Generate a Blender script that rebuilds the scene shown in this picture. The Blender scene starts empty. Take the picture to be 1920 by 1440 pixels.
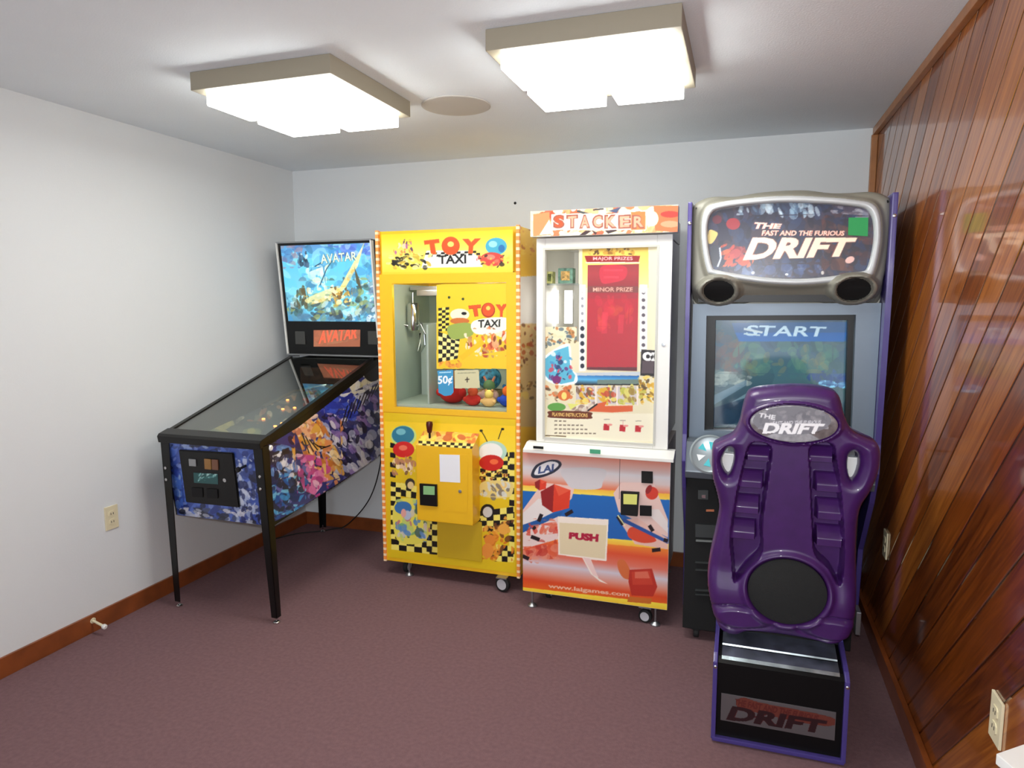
import bpy, bmesh, math, random
import numpy as np
from mathutils import Vector, Matrix

# ------------------------------------------------------------------ camera
YAW, PITCH, ROLL, FPX = 0.3240645, 0.1193727, -0.0031613, 1282.386
CAM = np.array([2.905673, -4.023513, 1.563707])
W, H = 3.527, 2.44                     # room width, ceiling height
def basis():
    cy, sy = math.cos(YAW), math.sin(YAW)
    f = np.array([-sy*math.cos(PITCH), cy*math.cos(PITCH), -math.sin(PITCH)])
    r = np.array([cy, sy, 0.0]); u = np.cross(r, f)
    c, s = math.cos(ROLL), math.sin(ROLL)
    return c*r+s*u, -s*r+c*u, f
RV, UV, FV = basis()
sc = bpy.context.scene
cd = bpy.data.cameras.new('camera'); co = bpy.data.objects.new('camera', cd)
sc.collection.objects.link(co); sc.camera = co
cd.sensor_width = 36.0; cd.sensor_fit = 'HORIZONTAL'; cd.lens = FPX/1920*36.0
cd.clip_start = 0.02
M = Matrix.Identity(4)
for i in range(3):
    M[i][0] = RV[i]; M[i][1] = UV[i]; M[i][2] = -FV[i]; M[i][3] = CAM[i]
co.matrix_world = M

# ------------------------------------------------------------------ light
sc.view_settings.view_transform = 'Standard'; sc.view_settings.look = 'None'
sc.view_settings.gamma = 1.0; sc.view_settings.use_curve_mapping = False
sc.view_settings.exposure = 0.13
wd = bpy.data.worlds.new('world'); sc.world = wd; wd.use_nodes = True
wd.node_tree.nodes['Background'].inputs[0].default_value = (0.86, 0.93, 1.0, 1)
wd.node_tree.nodes['Background'].inputs[1].default_value = 2.0
LAMP_POWER = 14.5
fl = bpy.data.lights.new('camera_flash', 'AREA'); fl.shape = 'DISK'; fl.size = 0.05; fl.energy = 26
fo = bpy.data.objects.new('camera_flash', fl); sc.collection.objects.link(fo)
fo.matrix_world = M.copy(); fo.location = Vector(CAM) + Vector(UV)*0.07 - Vector(FV)*0.02
COL = sc.collection

# ------------------------------------------------------------------ colour / materials
def lin(c):
    c = np.asarray(c, float)/255.0
    return np.where(c <= 0.04045, c/12.92, ((c+0.055)/1.055)**2.4)
def mat(name, rgb, rough=0.5, metal=0.0, coat=0.0, emit=0.0, spec=0.5, bump=0.0, bscale=200.0, noise=0.0, nscale=6.0):
    m = bpy.data.materials.new(name); m.use_nodes = True
    nt = m.node_tree; b = nt.nodes['Principled BSDF']
    c = tuple(lin(rgb))+(1,)
    b.inputs['Base Color'].default_value = c
    b.inputs['Roughness'].default_value = rough; b.inputs['Metallic'].default_value = metal
    b.inputs['Coat Weight'].default_value = coat; b.inputs['Coat Roughness'].default_value = 0.05
    b.inputs['Specular IOR Level'].default_value = spec
    if emit:
        b.inputs['Emission Color'].default_value = c; b.inputs['Emission Strength'].default_value = emit
    tc = nt.nodes.new('ShaderNodeTexCoord')
    if noise:
        n = nt.nodes.new('ShaderNodeTexNoise'); n.inputs['Scale'].default_value = nscale; n.inputs['Detail'].default_value = 6
        nt.links.new(tc.outputs['Object'], n.inputs['Vector'])
        mr = nt.nodes.new('ShaderNodeMapRange'); mr.inputs[1].default_value = 0.3; mr.inputs[2].default_value = 0.7
        mr.inputs[3].default_value = 1-noise; mr.inputs[4].default_value = 1+noise
        nt.links.new(n.outputs['Fac'], mr.inputs[0])
        mx = nt.nodes.new('ShaderNodeVectorMath'); mx.operation = 'SCALE'
        mx.inputs[0].default_value = c[:3]; nt.links.new(mr.outputs[0], mx.inputs['Scale'])
        nt.links.new(mx.outputs[0], b.inputs['Base Color'])
    if bump:
        n = nt.nodes.new('ShaderNodeTexNoise'); n.inputs['Scale'].default_value = bscale; n.inputs['Detail'].default_value = 3
        nt.links.new(tc.outputs['Object'], n.inputs['Vector'])
        bp = nt.nodes.new('ShaderNodeBump'); bp.inputs['Strength'].default_value = bump; bp.inputs['Distance'].default_value = 0.004
        nt.links.new(n.outputs['Fac'], bp.inputs['Height']); nt.links.new(bp.outputs['Normal'], b.inputs['Normal'])
    return m
def glassmat(name, refl=0.12, tint=(235, 240, 240), rough=0.0):
    m = bpy.data.materials.new(name); m.use_nodes = True; nt = m.node_tree
    nt.nodes.clear(); o = nt.nodes.new('ShaderNodeOutputMaterial')
    t = nt.nodes.new('ShaderNodeBsdfTransparent'); t.inputs[0].default_value = tuple(lin(tint))+(1,)
    g = nt.nodes.new('ShaderNodeBsdfGlossy'); g.inputs['Roughness'].default_value = rough
    lw = nt.nodes.new('ShaderNodeLayerWeight'); lw.inputs[0].default_value = 0.5
    pw = nt.nodes.new('ShaderNodeMath'); pw.operation = 'POWER'; pw.inputs[1].default_value = 4.5
    nt.links.new(lw.outputs['Facing'], pw.inputs[0])
    mr = nt.nodes.new('ShaderNodeMapRange'); mr.inputs[3].default_value = refl; mr.inputs[4].default_value = 1.0
    nt.links.new(pw.outputs[0], mr.inputs[0])
    mx = nt.nodes.new('ShaderNodeMixShader'); nt.links.new(mr.outputs[0], mx.inputs[0])
    nt.links.new(t.outputs[0], mx.inputs[1]); nt.links.new(g.outputs[0], mx.inputs[2])
    nt.links.new(mx.outputs[0], o.inputs[0]); return m
def artmat(name, emit=0.0, rough=0.35, coat=0.3):
    m = bpy.data.materials.new(name); m.use_nodes = True; nt = m.node_tree; b = nt.nodes['Principled BSDF']
    a = nt.nodes.new('ShaderNodeVertexColor'); a.layer_name = 'art'
    nt.links.new(a.outputs['Color'], b.inputs['Base Color'])
    b.inputs['Roughness'].default_value = rough; b.inputs['Coat Weight'].default_value = coat
    b.inputs['Coat Roughness'].default_value = 0.08
    if emit:
        nt.links.new(a.outputs['Color'], b.inputs['Emission Color']); b.inputs['Emission Strength'].default_value = emit
    return m

# ------------------------------------------------------------------ object helpers
def link(o, parent=None):
    COL.objects.link(o)
    if parent is not None:
        o.parent = parent
        o.matrix_parent_inverse = Matrix.Translation(parent.location).inverted()
    return o
def thing(name, label, cat, loc=(0, 0, 0), group=None):
    o = bpy.data.objects.new(name, None); COL.objects.link(o); o.location = loc; o.empty_display_size = 0.1
    o['label'] = label; o['category'] = cat
    if group: o['group'] = group
    return o
def tag(o, label, cat, group=None):
    o['label'] = label; o['category'] = cat
    if group: o['group'] = group
    return o
class MB:
    """collects geometry, links it as one mesh object"""
    def __init__(s): s.bm = bmesh.new()
    def box(s, x0, x1, y0, y1, z0, z1, bev=0.0, mi=0):
        b = bmesh.new()
        vs = [b.verts.new((x, y, z)) for x in (x0, x1) for y in (y0, y1) for z in (z0, z1)]
        for f in ((0,1,3,2),(4,6,7,5),(0,4,5,1),(2,3,7,6),(0,2,6,4),(1,5,7,3)):
            b.faces.new([vs[i] for i in f])
        if bev: bmesh.ops.bevel(b, geom=b.edges[:], offset=bev, segments=2, affect='EDGES', profile=0.7)
        s.merge(b, mi); return s
    def merge(s, b, mi=0):
        m = bpy.data.meshes.new('t'); 
        for f in b.faces: f.material_index = mi
        bmesh.ops.recalc_face_normals(b, faces=b.faces[:])
        b.to_mesh(m); s.bm.from_mesh(m); bpy.data.meshes.remove(m); b.free()
    def prism(s, pts, axis, a, c, bev=0.0, mi=0):
        """closed polygon pts in the plane normal to axis, extruded from a to c"""
        b = bmesh.new()
        def P(q, t):
            return {0: (t, q[0], q[1]), 1: (q[0], t, q[1]), 2: (q[0], q[1], t)}[axis]
        A = [b.verts.new(P(q, a)) for q in pts]; B = [b.verts.new(P(q, c)) for q in pts]
        n = len(pts); b.faces.new(A); b.faces.new(B[::-1])
        for i in range(n): b.faces.new([A[i], A[(i+1) % n], B[(i+1) % n], B[i]])
        if bev: bmesh.ops.bevel(b, geom=b.edges[:], offset=bev, segments=2, affect='EDGES', profile=0.7)
        s.merge(b, mi); return s
    def tube(s, pts, r, n=10, mi=0):
        pts = [Vector(p) for p in pts]; rs = r if isinstance(r, (list, tuple)) else [r]*len(pts)
        b = bmesh.new(); rings = []
        up = Vector((0, 0, 1))
        for i, p in enumerate(pts):
            d = (pts[min(i+1, len(pts)-1)]-pts[max(i-1, 0)]).normalized()
            a = d.cross(up) if abs(d.dot(up)) < 0.95 else d.cross(Vector((0, 1, 0)))
            a.normalize(); c = d.cross(a)
            rings.append([b.verts.new(p+(a*math.cos(2*math.pi*k/n)+c*math.sin(2*math.pi*k/n))*rs[i]) for k in range(n)])
        for i in range(len(rings)-1):
            for k in range(n): b.faces.new([rings[i][k], rings[i][(k+1) % n], rings[i+1][(k+1) % n], rings[i+1][k]])
        b.faces.new(rings[0][::-1]); b.faces.new(rings[-1])
        s.merge(b, mi); return s
    def lathe(s, prof, c, axis, n=32, mi=0):
        """prof: (radius, along) pairs"""
        ax = Vector(axis).normalized(); a = ax.orthogonal().normalized(); d = ax.cross(a); c = Vector(c)
        b = bmesh.new(); rings = []
        for r, t in prof:
            if r < 1e-6: rings.append([b.verts.new(c+ax*t)])
            else: rings.append([b.verts.new(c+ax*t+(a*math.cos(2*math.pi*k/n)+d*math.sin(2*math.pi*k/n))*r) for k in range(n)])
        for i in range(len(rings)-1):
            A, B = rings[i], rings[i+1]
            for k in range(n):
                k2 = (k+1) % n
                q = [A[k % len(A)], A[k2 % len(A)], B[k2 % len(B)], B[k % len(B)]]
                u = []
                for v in q:
                    if v not in u: u.append(v)
                if len(u) > 2: b.faces.new(u)
        for rr in (rings[0], rings[-1]):
            if len(rr) > 1: b.faces.new(rr)
        s.merge(b, mi); return s
    def ball(s, c, r, sq=(1, 1, 1), mi=0, seg=16):
        b = bmesh.new(); bmesh.ops.create_uvsphere(b, u_segments=seg, v_segments=seg//2+2, radius=r)
        for v in b.verts: v.co = Vector((v.co.x*sq[0], v.co.y*sq[1], v.co.z*sq[2]))+Vector(c)
        s.merge(b, mi); return s
    def build(s, name, mats, parent=None, smooth=False):
        me = bpy.data.meshes.new(name); s.bm.to_mesh(me); s.bm.free()
        for m in (mats if isinstance(mats, (list, tuple)) else [mats]): me.materials.append(m)
        if smooth:
            me.polygons.foreach_set('use_smooth', [True]*len(me.polygons))
            try: me.set_sharp_from_angle(angle=math.radians(40))
            except Exception: pass
        return link(bpy.data.objects.new(name, me), parent)
def struct(name, mb, m):
    o = mb.build(name, m); o['kind'] = 'structure'; return o

# ------------------------------------------------------------------ photo -> plane measuring
def hitp(x, y, P0, n):
    d = FV+(x-960)/FPX*RV-(y-720)/FPX*UV
    P0 = np.asarray(P0, float); n = np.asarray(n, float)
    return CAM+d*((P0-CAM)@n)/(d@n)

# ------------------------------------------------------------------ printed artwork sheets
_tc = {}
def text_tris(s, bold=0.0):
    k = (s, bold)
    if k in _tc: return _tc[k]
    cu = bpy.data.curves.new('t', 'FONT'); cu.body = s; cu.size = 1.0; cu.offset = bold; cu.resolution_u = 3
    o = bpy.data.objects.new('t', cu); COL.objects.link(o)
    dg = bpy.context.evaluated_depsgraph_get(); dg.update()
    me = bpy.data.meshes.new_from_object(o.evaluated_get(dg)); me.calc_loop_triangles()
    v = np.array([tuple(q.co)[:2] for q in me.vertices]); t = np.array([tuple(q.vertices) for q in me.loop_triangles])
    bpy.data.objects.remove(o); bpy.data.curves.remove(cu); bpy.data.meshes.remove(me)
    v0, v1 = v.min(0), v.max(0)
    _tc[k] = ((v-v0)/(v1-v0), t); return _tc[k]
def catmull(pts, n=6, closed=True):
    P = np.asarray(pts, float); N = len(P); out = []
    for i in range(N if closed else N-1):
        if closed: p0, p1, p2, p3 = P[(i-1) % N], P[i], P[(i+1) % N], P[(i+2) % N]
        else: p0, p1, p2, p3 = P[max(i-1, 0)], P[i], P[i+1], P[min(i+2, N-1)]
        for k in range(n):
            t = k/n
            out.append(0.5*((2*p1)+(-p0+p2)*t+(2*p0-5*p1+4*p2-p3)*t*t+(-p0+3*p1-3*p2+p3)*t**3))
    if not closed: out.append(P[-1])
    return np.array(out)
class Art:
    """a printed sheet on the plane O + u*U + v*V; shapes are given where the photo shows them and are
    measured onto the real plane"""
    def __init__(s, O, U, V, cell=0.003, bg=(255, 255, 255), alpha=1.0):
        s.O, s.U, s.V = [np.asarray(q, float) for q in (O, U, V)]
        s.lu, s.lv = np.linalg.norm(s.U), np.linalg.norm(s.V); s.n = np.cross(s.U, s.V)
        s.nx, s.ny = max(2, int(s.lu/cell)), max(2, int(s.lv/cell))
        s.w, s.h = s.nx*2, s.ny*2
        s.c = np.zeros((s.h, s.w, 3)); s.c[:] = bg; s.a = np.full((s.h, s.w), alpha)
        s.rng = np.random.RandomState(5)
    def g(s, pts):
        out = []
        for x, y in pts:
            P = hitp(x, y, s.O, s.n)-s.O
            out.append(((P@s.U)/s.lu**2*s.w, (P@s.V)/s.lv**2*s.h))
        return np.array(out)
    def _bb(s, q, m=0):
        x0, y0 = np.floor(q.min(0)-m).astype(int); x1, y1 = np.ceil(q.max(0)+m).astype(int)
        x0, y0 = max(x0, 0), max(y0, 0); x1, y1 = min(x1, s.w), min(y1, s.h)
        if x1 <= x0 or y1 <= y0: return None
        Y, X = np.mgrid[y0:y1, x0:x1]; return x0, x1, y0, y1, X+0.5, Y+0.5
    def _put(s, b, m, col, al=1.0):
        x0, x1, y0, y1 = b[:4]; r = s.c[y0:y1, x0:x1]; m = (m*al)
        r[:] = r*(1-m[..., None])+np.asarray(col, float)*m[..., None]
        if s.keep: s.a[y0:y1, x0:x1] = np.maximum(s.a[y0:y1, x0:x1], (m > 0.4)*1.0)
    keep = True
    @staticmethod
    def inside(q, X, Y):
        m = np.zeros(X.shape, bool); j = len(q)-1
        for i in range(len(q)):
            xi, yi = q[i]; xj, yj = q[j]
            if yi != yj:
                m ^= ((yi > Y) != (yj > Y)) & (X < (xj-xi)*(Y-yi)/(yj-yi)+xi)
            j = i
        return m
    def poly(s, pts, col, al=1.0, smooth=False):
        if smooth: pts = catmull(pts)
        q = s.g(pts); b = s._bb(q)
        if b: s._put(b, s.inside(q, b[4], b[5])*1.0, col, al)
        return s
    def ell(s, cx, cy, rx, ry, col, rot=0, al=1.0, n=28):
        c, d = math.cos(rot), math.sin(rot)
        return s.poly([(cx+rx*math.cos(t)*c-ry*math.sin(t)*d, cy+rx*math.cos(t)*d+ry*math.sin(t)*c)
                       for t in np.linspace(0, 2*math.pi, n, endpoint=False)], col, al)
    def line(s, pts, w, col, al=1.0):
        for (x0, y0), (x1, y1) in zip(pts[:-1], pts[1:]):
            L = math.hypot(x1-x0, y1-y0) or 1; nx, ny = -(y1-y0)/L*w/2, (x1-x0)/L*w/2
            s.poly([(x0+nx, y0+ny), (x1+nx, y1+ny), (x1-nx, y1-ny), (x0-nx, y0-ny)], col, al)
        return s
    def grad(s, quad, stops, horiz=False):
        """quad TL,TR,BR,BL; stops along v (top to bottom) or u"""
        q = s.g(quad); b = s._bb(q)
        if not b: return s
        m = s.inside(q, b[4], b[5])
        if horiz: t = (b[4]-q[[0, 3], 0].mean())/(q[[1, 2], 0].mean()-q[[0, 3], 0].mean())
        else: t = (b[5]-q[:2, 1].mean())/(q[2:, 1].mean()-q[:2, 1].mean())
        ts = [k[0] for k in stops]
        col = np.stack([np.interp(t, ts, [k[1][i] for k in stops]) for i in range(3)], -1)
        x0, x1, y0, y1 = b[:4]; r = s.c[y0:y1, x0:x1]; r[m] = col[m]
        if s.keep: s.a[y0:y1, x0:x1][m] = 1
        return s
    def checker(s, quad, nx, ny, a, c, skew=0.0):
        TL, TR, BR, BL = [np.array(k, float) for k in quad]
        def L(u, v): return (TL*(1-u)+TR*u)*(1-v)+(BL*(1-u)+BR*u)*v
        for i in range(nx):
            for j in range(ny):
                col = a if (i+j) % 2 else c
                if col is None: continue
                u0, u1, v0, v1 = i/nx, (i+1)/nx, j/ny, (j+1)/ny
                s.poly([L(u0, v0), L(u1, v0), L(u1, v1), L(u0, v1)], col)
        return s
    def blobs(s, region, cols, n, r0, r1, seed=0, al=0.9, dirs=None, asp=3.0):
        rg = random.Random(seed); reg = np.array(region, float)
        lo, hi = reg.min(0), reg.max(0)
        q = s.g(region); b = s._bb(q)
        if not b: return s
        x0, x1, y0, y1 = b[:4]; m = s.inside(q, b[4], b[5]); save = s.c[y0:y1, x0:x1].copy(); sa = s.a.copy()
        for _ in range(n):
            x, y = rg.uniform(lo[0], hi[0]), rg.uniform(lo[1], hi[1])
            a = rg.uniform(r0, r1); rot = rg.uniform(0, 3.14) if dirs is None else rg.gauss(*dirs)
            s.ell(x, y, a, a/rg.uniform(1.0, asp), rg.choice(cols), rot, al, n=10)
        r = s.c[y0:y1, x0:x1]; r[~m] = save[~m]; s.a = np.where(True, sa, sa); 
        if s.keep: s.a[y0:y1, x0:x1][m] = 1
        return s
    def text(s, t, quad, col, out=None, ow=0.06, bold=0.02, al=1.0):
        TL, TR, BR, BL = [np.array(k, float) for k in quad]
        if out is not None: s.text(t, quad, out, None, 0, bold+ow)
        v, tr = text_tris(t, bold)
        if bold > 0.04:      # keep the glyph centres when the outline grows
            k = (bold-0.02)*0.5; L = max(1, len(t))
            v = np.stack([v[:, 0]*(1+2*k/(0.6*L))-k/(0.6*L), v[:, 1]*(1+2*k)-k], -1)
        pts = [(TL*(1-u)+TR*u)*w+(BL*(1-u)+BR*u)*(1-w) for u, w in v]
        q = s.g(pts); b = s._bb(q)
        if not b: return s
        m = np.zeros(b[4].shape, bool); x0, y0 = b[0], b[2]
        for t3 in tr:
            T = q[t3]; a0, c0 = np.floor(T.min(0)).astype(int)-1; a1, c1 = np.ceil(T.max(0)).astype(int)+1
            a0, c0 = max(a0-x0, 0), max(c0-y0, 0); a1, c1 = min(a1-x0, m.shape[1]), min(c1-y0, m.shape[0])
            if a1 <= a0 or c1 <= c0: continue
            X = b[4][c0:c1, a0:a1]; Y = b[5][c0:c1, a0:a1]
            e = [(T[(i+1) % 3, 0]-T[i, 0])*(Y-T[i, 1])-(T[(i+1) % 3, 1]-T[i, 1])*(X-T[i, 0]) for i in range(3)]
            m[c0:c1, a0:a1] |= ((e[0] >= 0) & (e[1] >= 0) & (e[2] >= 0)) | ((e[0] <= 0) & (e[1] <= 0) & (e[2] <= 0))
        s._put(b, m*1.0, col, al); return s
    def noise(s, amt, seed=1, k=6):
        rg = np.random.RandomState(seed)
        f = rg.uniform(-1, 1, (s.h//k+2, s.w//k+2)); f = np.kron(f, np.ones((k, k)))[:s.h, :s.w]
        s.c = np.clip(s.c+f[..., None]*amt, 0, 255); return s
    def build(s, name, m, parent=None):
        c = s.c.reshape(s.ny, 2, s.nx, 2, 3).mean((1, 3)); a = s.a.reshape(s.ny, 2, s.nx, 2).mean((1, 3))
        u = (np.arange(s.nx))/(s.nx-1); v = (np.arange(s.ny))/(s.ny-1)
        P = s.O+u[None, :, None]*s.U+v[:, None, None]*s.V
        idx = np.arange(s.nx*s.ny).reshape(s.ny, s.nx)
        F = np.stack([idx[:-1, :-1], idx[:-1, 1:], idx[1:, 1:], idx[1:, :-1]], -1).reshape(-1, 4)
        ok = (a.reshape(-1)[F] > 0.5).all(1); F = F[ok]
        used = np.unique(F); re = np.full(s.nx*s.ny, -1); re[used] = np.arange(len(used)); F = re[F]
        P = P.reshape(-1, 3)[used]; c = c.reshape(-1, 3)[used]
        me = bpy.data.meshes.new(name)
        me.vertices.add(len(P)); me.vertices.foreach_set('co', P.ravel())
        me.loops.add(F.size); me.loops.foreach_set('vertex_index', F.ravel())
        me.polygons.add(len(F)); me.polygons.foreach_set('loop_start', np.arange(0, F.size, 4)); me.polygons.foreach_set('loop_total', np.full(len(F), 4))
        me.update(calc_edges=True)
        at = me.color_attributes.new('art', 'FLOAT_COLOR', 'POINT')
        at.data.foreach_set('color', np.concatenate([lin(c), np.ones((len(c), 1))], 1).ravel())
        me.materials.append(m); return link(bpy.data.objects.new(name, me), parent)

def sdf(q, X, Y):
    """signed distance, positive inside"""
    q = np.asarray(q, float); d = np.full(X.shape, 1e9)
    for i in range(len(q)):
        a, b = q[i], q[(i+1) % len(q)]; ab = b-a; L = ab@ab
        if L < 1e-14: continue
        t = np.clip(((X-a[0])*ab[0]+(Y-a[1])*ab[1])/L, 0, 1)
        d = np.minimum(d, np.hypot(X-a[0]-t*ab[0], Y-a[1]-t*ab[1]))
    return np.where(Art.inside(q, X, Y), d, -d)
def shell(name, outer, holes, func, y0, back, step, m, parent, mid=None):
    """moulded shell in the x-z plane: func(X, Z, sd) gives how far it stands out towards -y, back(X, Z) its rear"""
    o = np.asarray(outer); x0, z0 = o.min(0)-step; x1, z1 = o.max(0)+step
    xs = np.arange(x0, x1+step, step); zs = np.arange(z0, z1+step, step)
    X, Z = np.meshgrid(xs, zs); sd = sdf(outer, X, Z)
    for h in holes: sd = np.minimum(sd, -sdf(h, X, Z))
    gz, gx = np.gradient(sd, step); n = np.hypot(gx, gz)+1e-9
    near = (sd < 0) & (sd > -1.5*step)
    X2 = np.where(near, X-sd*gx/n, X); Z2 = np.where(near, Z-sd*gz/n, Z); sp = np.maximum(sd, 0)
    Yf = y0-func(X2, Z2, sp); Yb = back(X2, Z2)+0*X2
    ny, nx = X.shape; idx = np.arange(ny*nx).reshape(ny, nx)
    F = np.stack([idx[:-1, :-1], idx[:-1, 1:], idx[1:, 1:], idx[1:, :-1]], -1).reshape(-1, 4)
    s = sd.ravel()[F]; F = F[(s.max(1) > 0) & (s.min(1) > -1.5*step) & ((s > 0).sum(1) >= 1)]
    used = np.unique(F); re = np.full(nx*ny, -1); re[used] = np.arange(len(used)); F = re[F]; N = len(used)
    Pf = np.stack([X2.ravel()[used], Yf.ravel()[used], Z2.ravel()[used]], -1)
    Pb = np.stack([X2.ravel()[used], Yb.ravel()[used], Z2.ravel()[used]], -1)
    E = np.concatenate([F[:, [0, 1]], F[:, [1, 2]], F[:, [2, 3]], F[:, [3, 0]]]); K = {}
    for a, b in E: K[(a, b)] = 1
    side = [(b, a, a+N, b+N) for (a, b) in K if (b, a) not in K]
    faces = [tuple(f) for f in F]+[tuple(f[::-1]+N) for f in F]+side
    me = bpy.data.meshes.new(name); me.from_pydata(np.concatenate([Pf, Pb]).tolist(), [], faces); me.update()
    me.polygons.foreach_set('use_smooth', [True]*len(me.polygons))
    try: me.set_sharp_from_angle(angle=math.radians(50))
    except Exception: pass
    me.materials.append(m); return link(bpy.data.objects.new(name, me), parent)
def sstep(a, b, x):
    t = np.clip((x-a)/(b-a), 0, 1); return t*t*(3-2*t)

# ------------------------------------------------------------------ materials
m_wall = mat('wall_paint', (222, 226, 228), 0.75, bump=0.15, bscale=120)
m_ceil = mat('ceiling_paint', (236, 243, 248), 0.85, bump=0.35, bscale=150, noise=0.015, nscale=3)
m_carpet = mat('carpet', (126, 97, 100), 0.95, spec=0.1, bump=0.8, bscale=350, noise=0.10, nscale=60)
m_base = mat('baseboard_wood', (128, 66, 28), 0.35, coat=0.3, noise=0.25, nscale=9)
m_trimw = mat('trim_wood', (168, 110, 62), 0.4, coat=0.2, noise=0.15, nscale=12)
m_black = mat('black_plastic', (11, 11, 12), 0.4, spec=0.35)
m_blackm = mat('black_metal', (10, 10, 10), 0.35, coat=0.12, spec=0.35)
m_blackmat = mat('matt_black', (9, 9, 10), 0.8)
m_chrome = mat('chrome', (205, 205, 205), 0.15, metal=1.0)
m_steel = mat('brushed_steel', (170, 172, 175), 0.35, metal=0.9)
m_white = mat('white_laminate', (232, 232, 228), 0.35, coat=0.2)
m_yellow = mat('yellow_cabinet', (238, 184, 22), 0.4, coat=0.2)
m_orange = mat('orange_edge', (250, 170, 90), 0.4)
_n = m_orange.node_tree; _w = _n.nodes.new('ShaderNodeTexWave'); _w.bands_direction = 'Z'; _w.inputs['Scale'].default_value = 9.0
_t = _n.nodes.new('ShaderNodeTexCoord'); _n.links.new(_t.outputs['Object'], _w.inputs['Vector'])
_r = _n.nodes.new('ShaderNodeValToRGB'); _r.color_ramp.elements[0].position = 0.55; _r.color_ramp.elements[1].position = 0.75
_r.color_ramp.elements[0].color = tuple(lin((248, 150, 70)))+(1,); _r.color_ramp.elements[1].color = tuple(lin((255, 222, 180)))+(1,)
_n.links.new(_w.outputs['Fac'], _r.inputs[0]); _n.links.new(_r.outputs[0], _n.nodes['Principled BSDF'].inputs['Base Color'])
m_purple = mat('purple_edge', (72, 60, 130), 0.3, coat=0.3)
m_seat = mat('purple_seat_plastic', (66, 27, 94), 0.38, coat=0.35, noise=0.12, nscale=25)
m_ivory = mat('ivory_plastic', (226, 216, 182), 0.4)
m_glass = glassmat('glass', 0.04)
m_glass2 = glassmat('display_glass', 0.0, (252, 252, 252))
m_pglass = glassmat('playfield_glass', 0.19, (235, 240, 235))
m_rubber = mat('rubber', (25, 25, 25), 0.7)

# ------------------------------------------------------------------ the room
YB = -6.6
def wood_panel():
    m = bpy.data.materials.new('diagonal_boards'); m.use_nodes = True; nt = m.node_tree; b = nt.nodes['Principled BSDF']
    N, L = nt.nodes.new, nt.links.new
    tc = N('ShaderNodeTexCoord'); sx = N('ShaderNodeSeparateXYZ'); L(tc.outputs['Object'], sx.inputs[0])
    def mth(op, a, c=None, d=None):
        n = N('ShaderNodeMath'); n.operation = op
        for i, v in enumerate((a, c, d)):
            if v is None: continue
            if isinstance(v, (int, float)): n.inputs[i].default_value = v
            else: L(v, n.inputs[i])
        return n.outputs[0]
    s = mth('ADD', sx.outputs['Y'], sx.outputs['Z'])             # across the boards
    t = mth('SUBTRACT', sx.outputs['Z'], sx.outputs['Y'])        # along them
    k = mth('DIVIDE', mth('SUBTRACT', s, 0.30), 0.172)
    fr = mth('FRACT', mth('ADD', k, 100.0)); idx = mth('FLOOR', mth('ADD', k, 100.0))
    cv = N('ShaderNodeCombineXYZ'); L(idx, cv.inputs[0]); wn = N('ShaderNodeTexWhiteNoise'); L(cv.outputs[0], wn.inputs[0])
    g = N('ShaderNodeCombineXYZ'); L(mth('MULTIPLY', s, 26.0), g.inputs[0]); L(mth('MULTIPLY', t, 1.1), g.inputs[1]); L(mth('MULTIPLY', idx, 3.7), g.inputs[2])
    nz = N('ShaderNodeTexNoise'); nz.inputs['Scale'].default_value = 1.6; nz.inputs['Detail'].default_value = 7; nz.inputs['Distortion'].default_value = 1.2
    L(g.outputs[0], nz.inputs['Vector'])
    f = mth('ADD', mth('MULTIPLY', nz.outputs['Fac'], 0.65), mth('MULTIPLY', wn.outputs['Value'], 0.42))
    cr = N('ShaderNodeValToRGB'); L(f, cr.inputs[0]); e = cr.color_ramp.elements
    e[0].position = 0.2; e[0].color = tuple(lin((66, 24, 5)))+(1,)
    e[1].position = 0.85; e[1].color = tuple(lin((200, 122, 48)))+(1,)
    x = e.new(0.5); x.color = tuple(lin((134, 66, 17)))+(1,)
    ed = mth('MINIMUM', fr, mth('SUBTRACT', 1.0, fr))            # v-groove
    gr = N('ShaderNodeMapRange'); gr.inputs[1].default_value = 0.0; gr.inputs[2].default_value = 0.05; L(ed, gr.inputs[0])
    gc = N('ShaderNodeMapRange'); gc.inputs[1].default_value = 0.008; gc.inputs[2].default_value = 0.03; gc.inputs[3].default_value = 0.18; L(ed, gc.inputs[0])
    mx = N('ShaderNodeVectorMath'); mx.operation = 'SCALE'; L(cr.outputs[0], mx.inputs[0]); L(gc.outputs[0], mx.inputs['Scale'])
    L(mx.outputs[0], b.inputs['Base Color'])
    bp = N('ShaderNodeBump'); bp.inputs['Distance'].default_value = 0.004; bp.inputs['Strength'].default_value = 0.8
    L(mth('ADD', gr.outputs[0], mth('MULTIPLY', nz.outputs['Fac'], 0.03)), bp.inputs['Height'])
    L(bp.outputs[0], b.inputs['Normal'])
    b.inputs['Roughness'].default_value = 0.35; b.inputs['Coat Weight'].default_value = 1.0; b.inputs['Coat IOR'].default_value = 1.75; b.inputs['Coat Roughness'].default_value = 0.07; b.inputs['Specular IOR Level'].default_value = 0.2
    L(bp.outputs[0], b.inputs['Coat Normal'])
    return m
m_boards = wood_panel()
struct('floor', MB().box(-0.1, W+0.1, YB, 0.1, -0.1, 0), m_carpet)
struct('ceiling', MB().box(-0.1, W+0.1, YB, 0.1, H, H+0.1), m_ceil)
struct('wall_left', MB().box(-0.1, 0, YB, 0.1, 0, H), m_wall)
struct('wall_back', MB().box(0, W, 0, 0.1, 0, H), m_wall)
struct('wall_right', MB().box(W, W+0.1, YB, 0.1, 0, H), m_boards)
struct('baseboard_left', MB().box(0.0005, 0.014, YB, -0.0005, 0.0, 0.088, 0.003), m_base)
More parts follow.
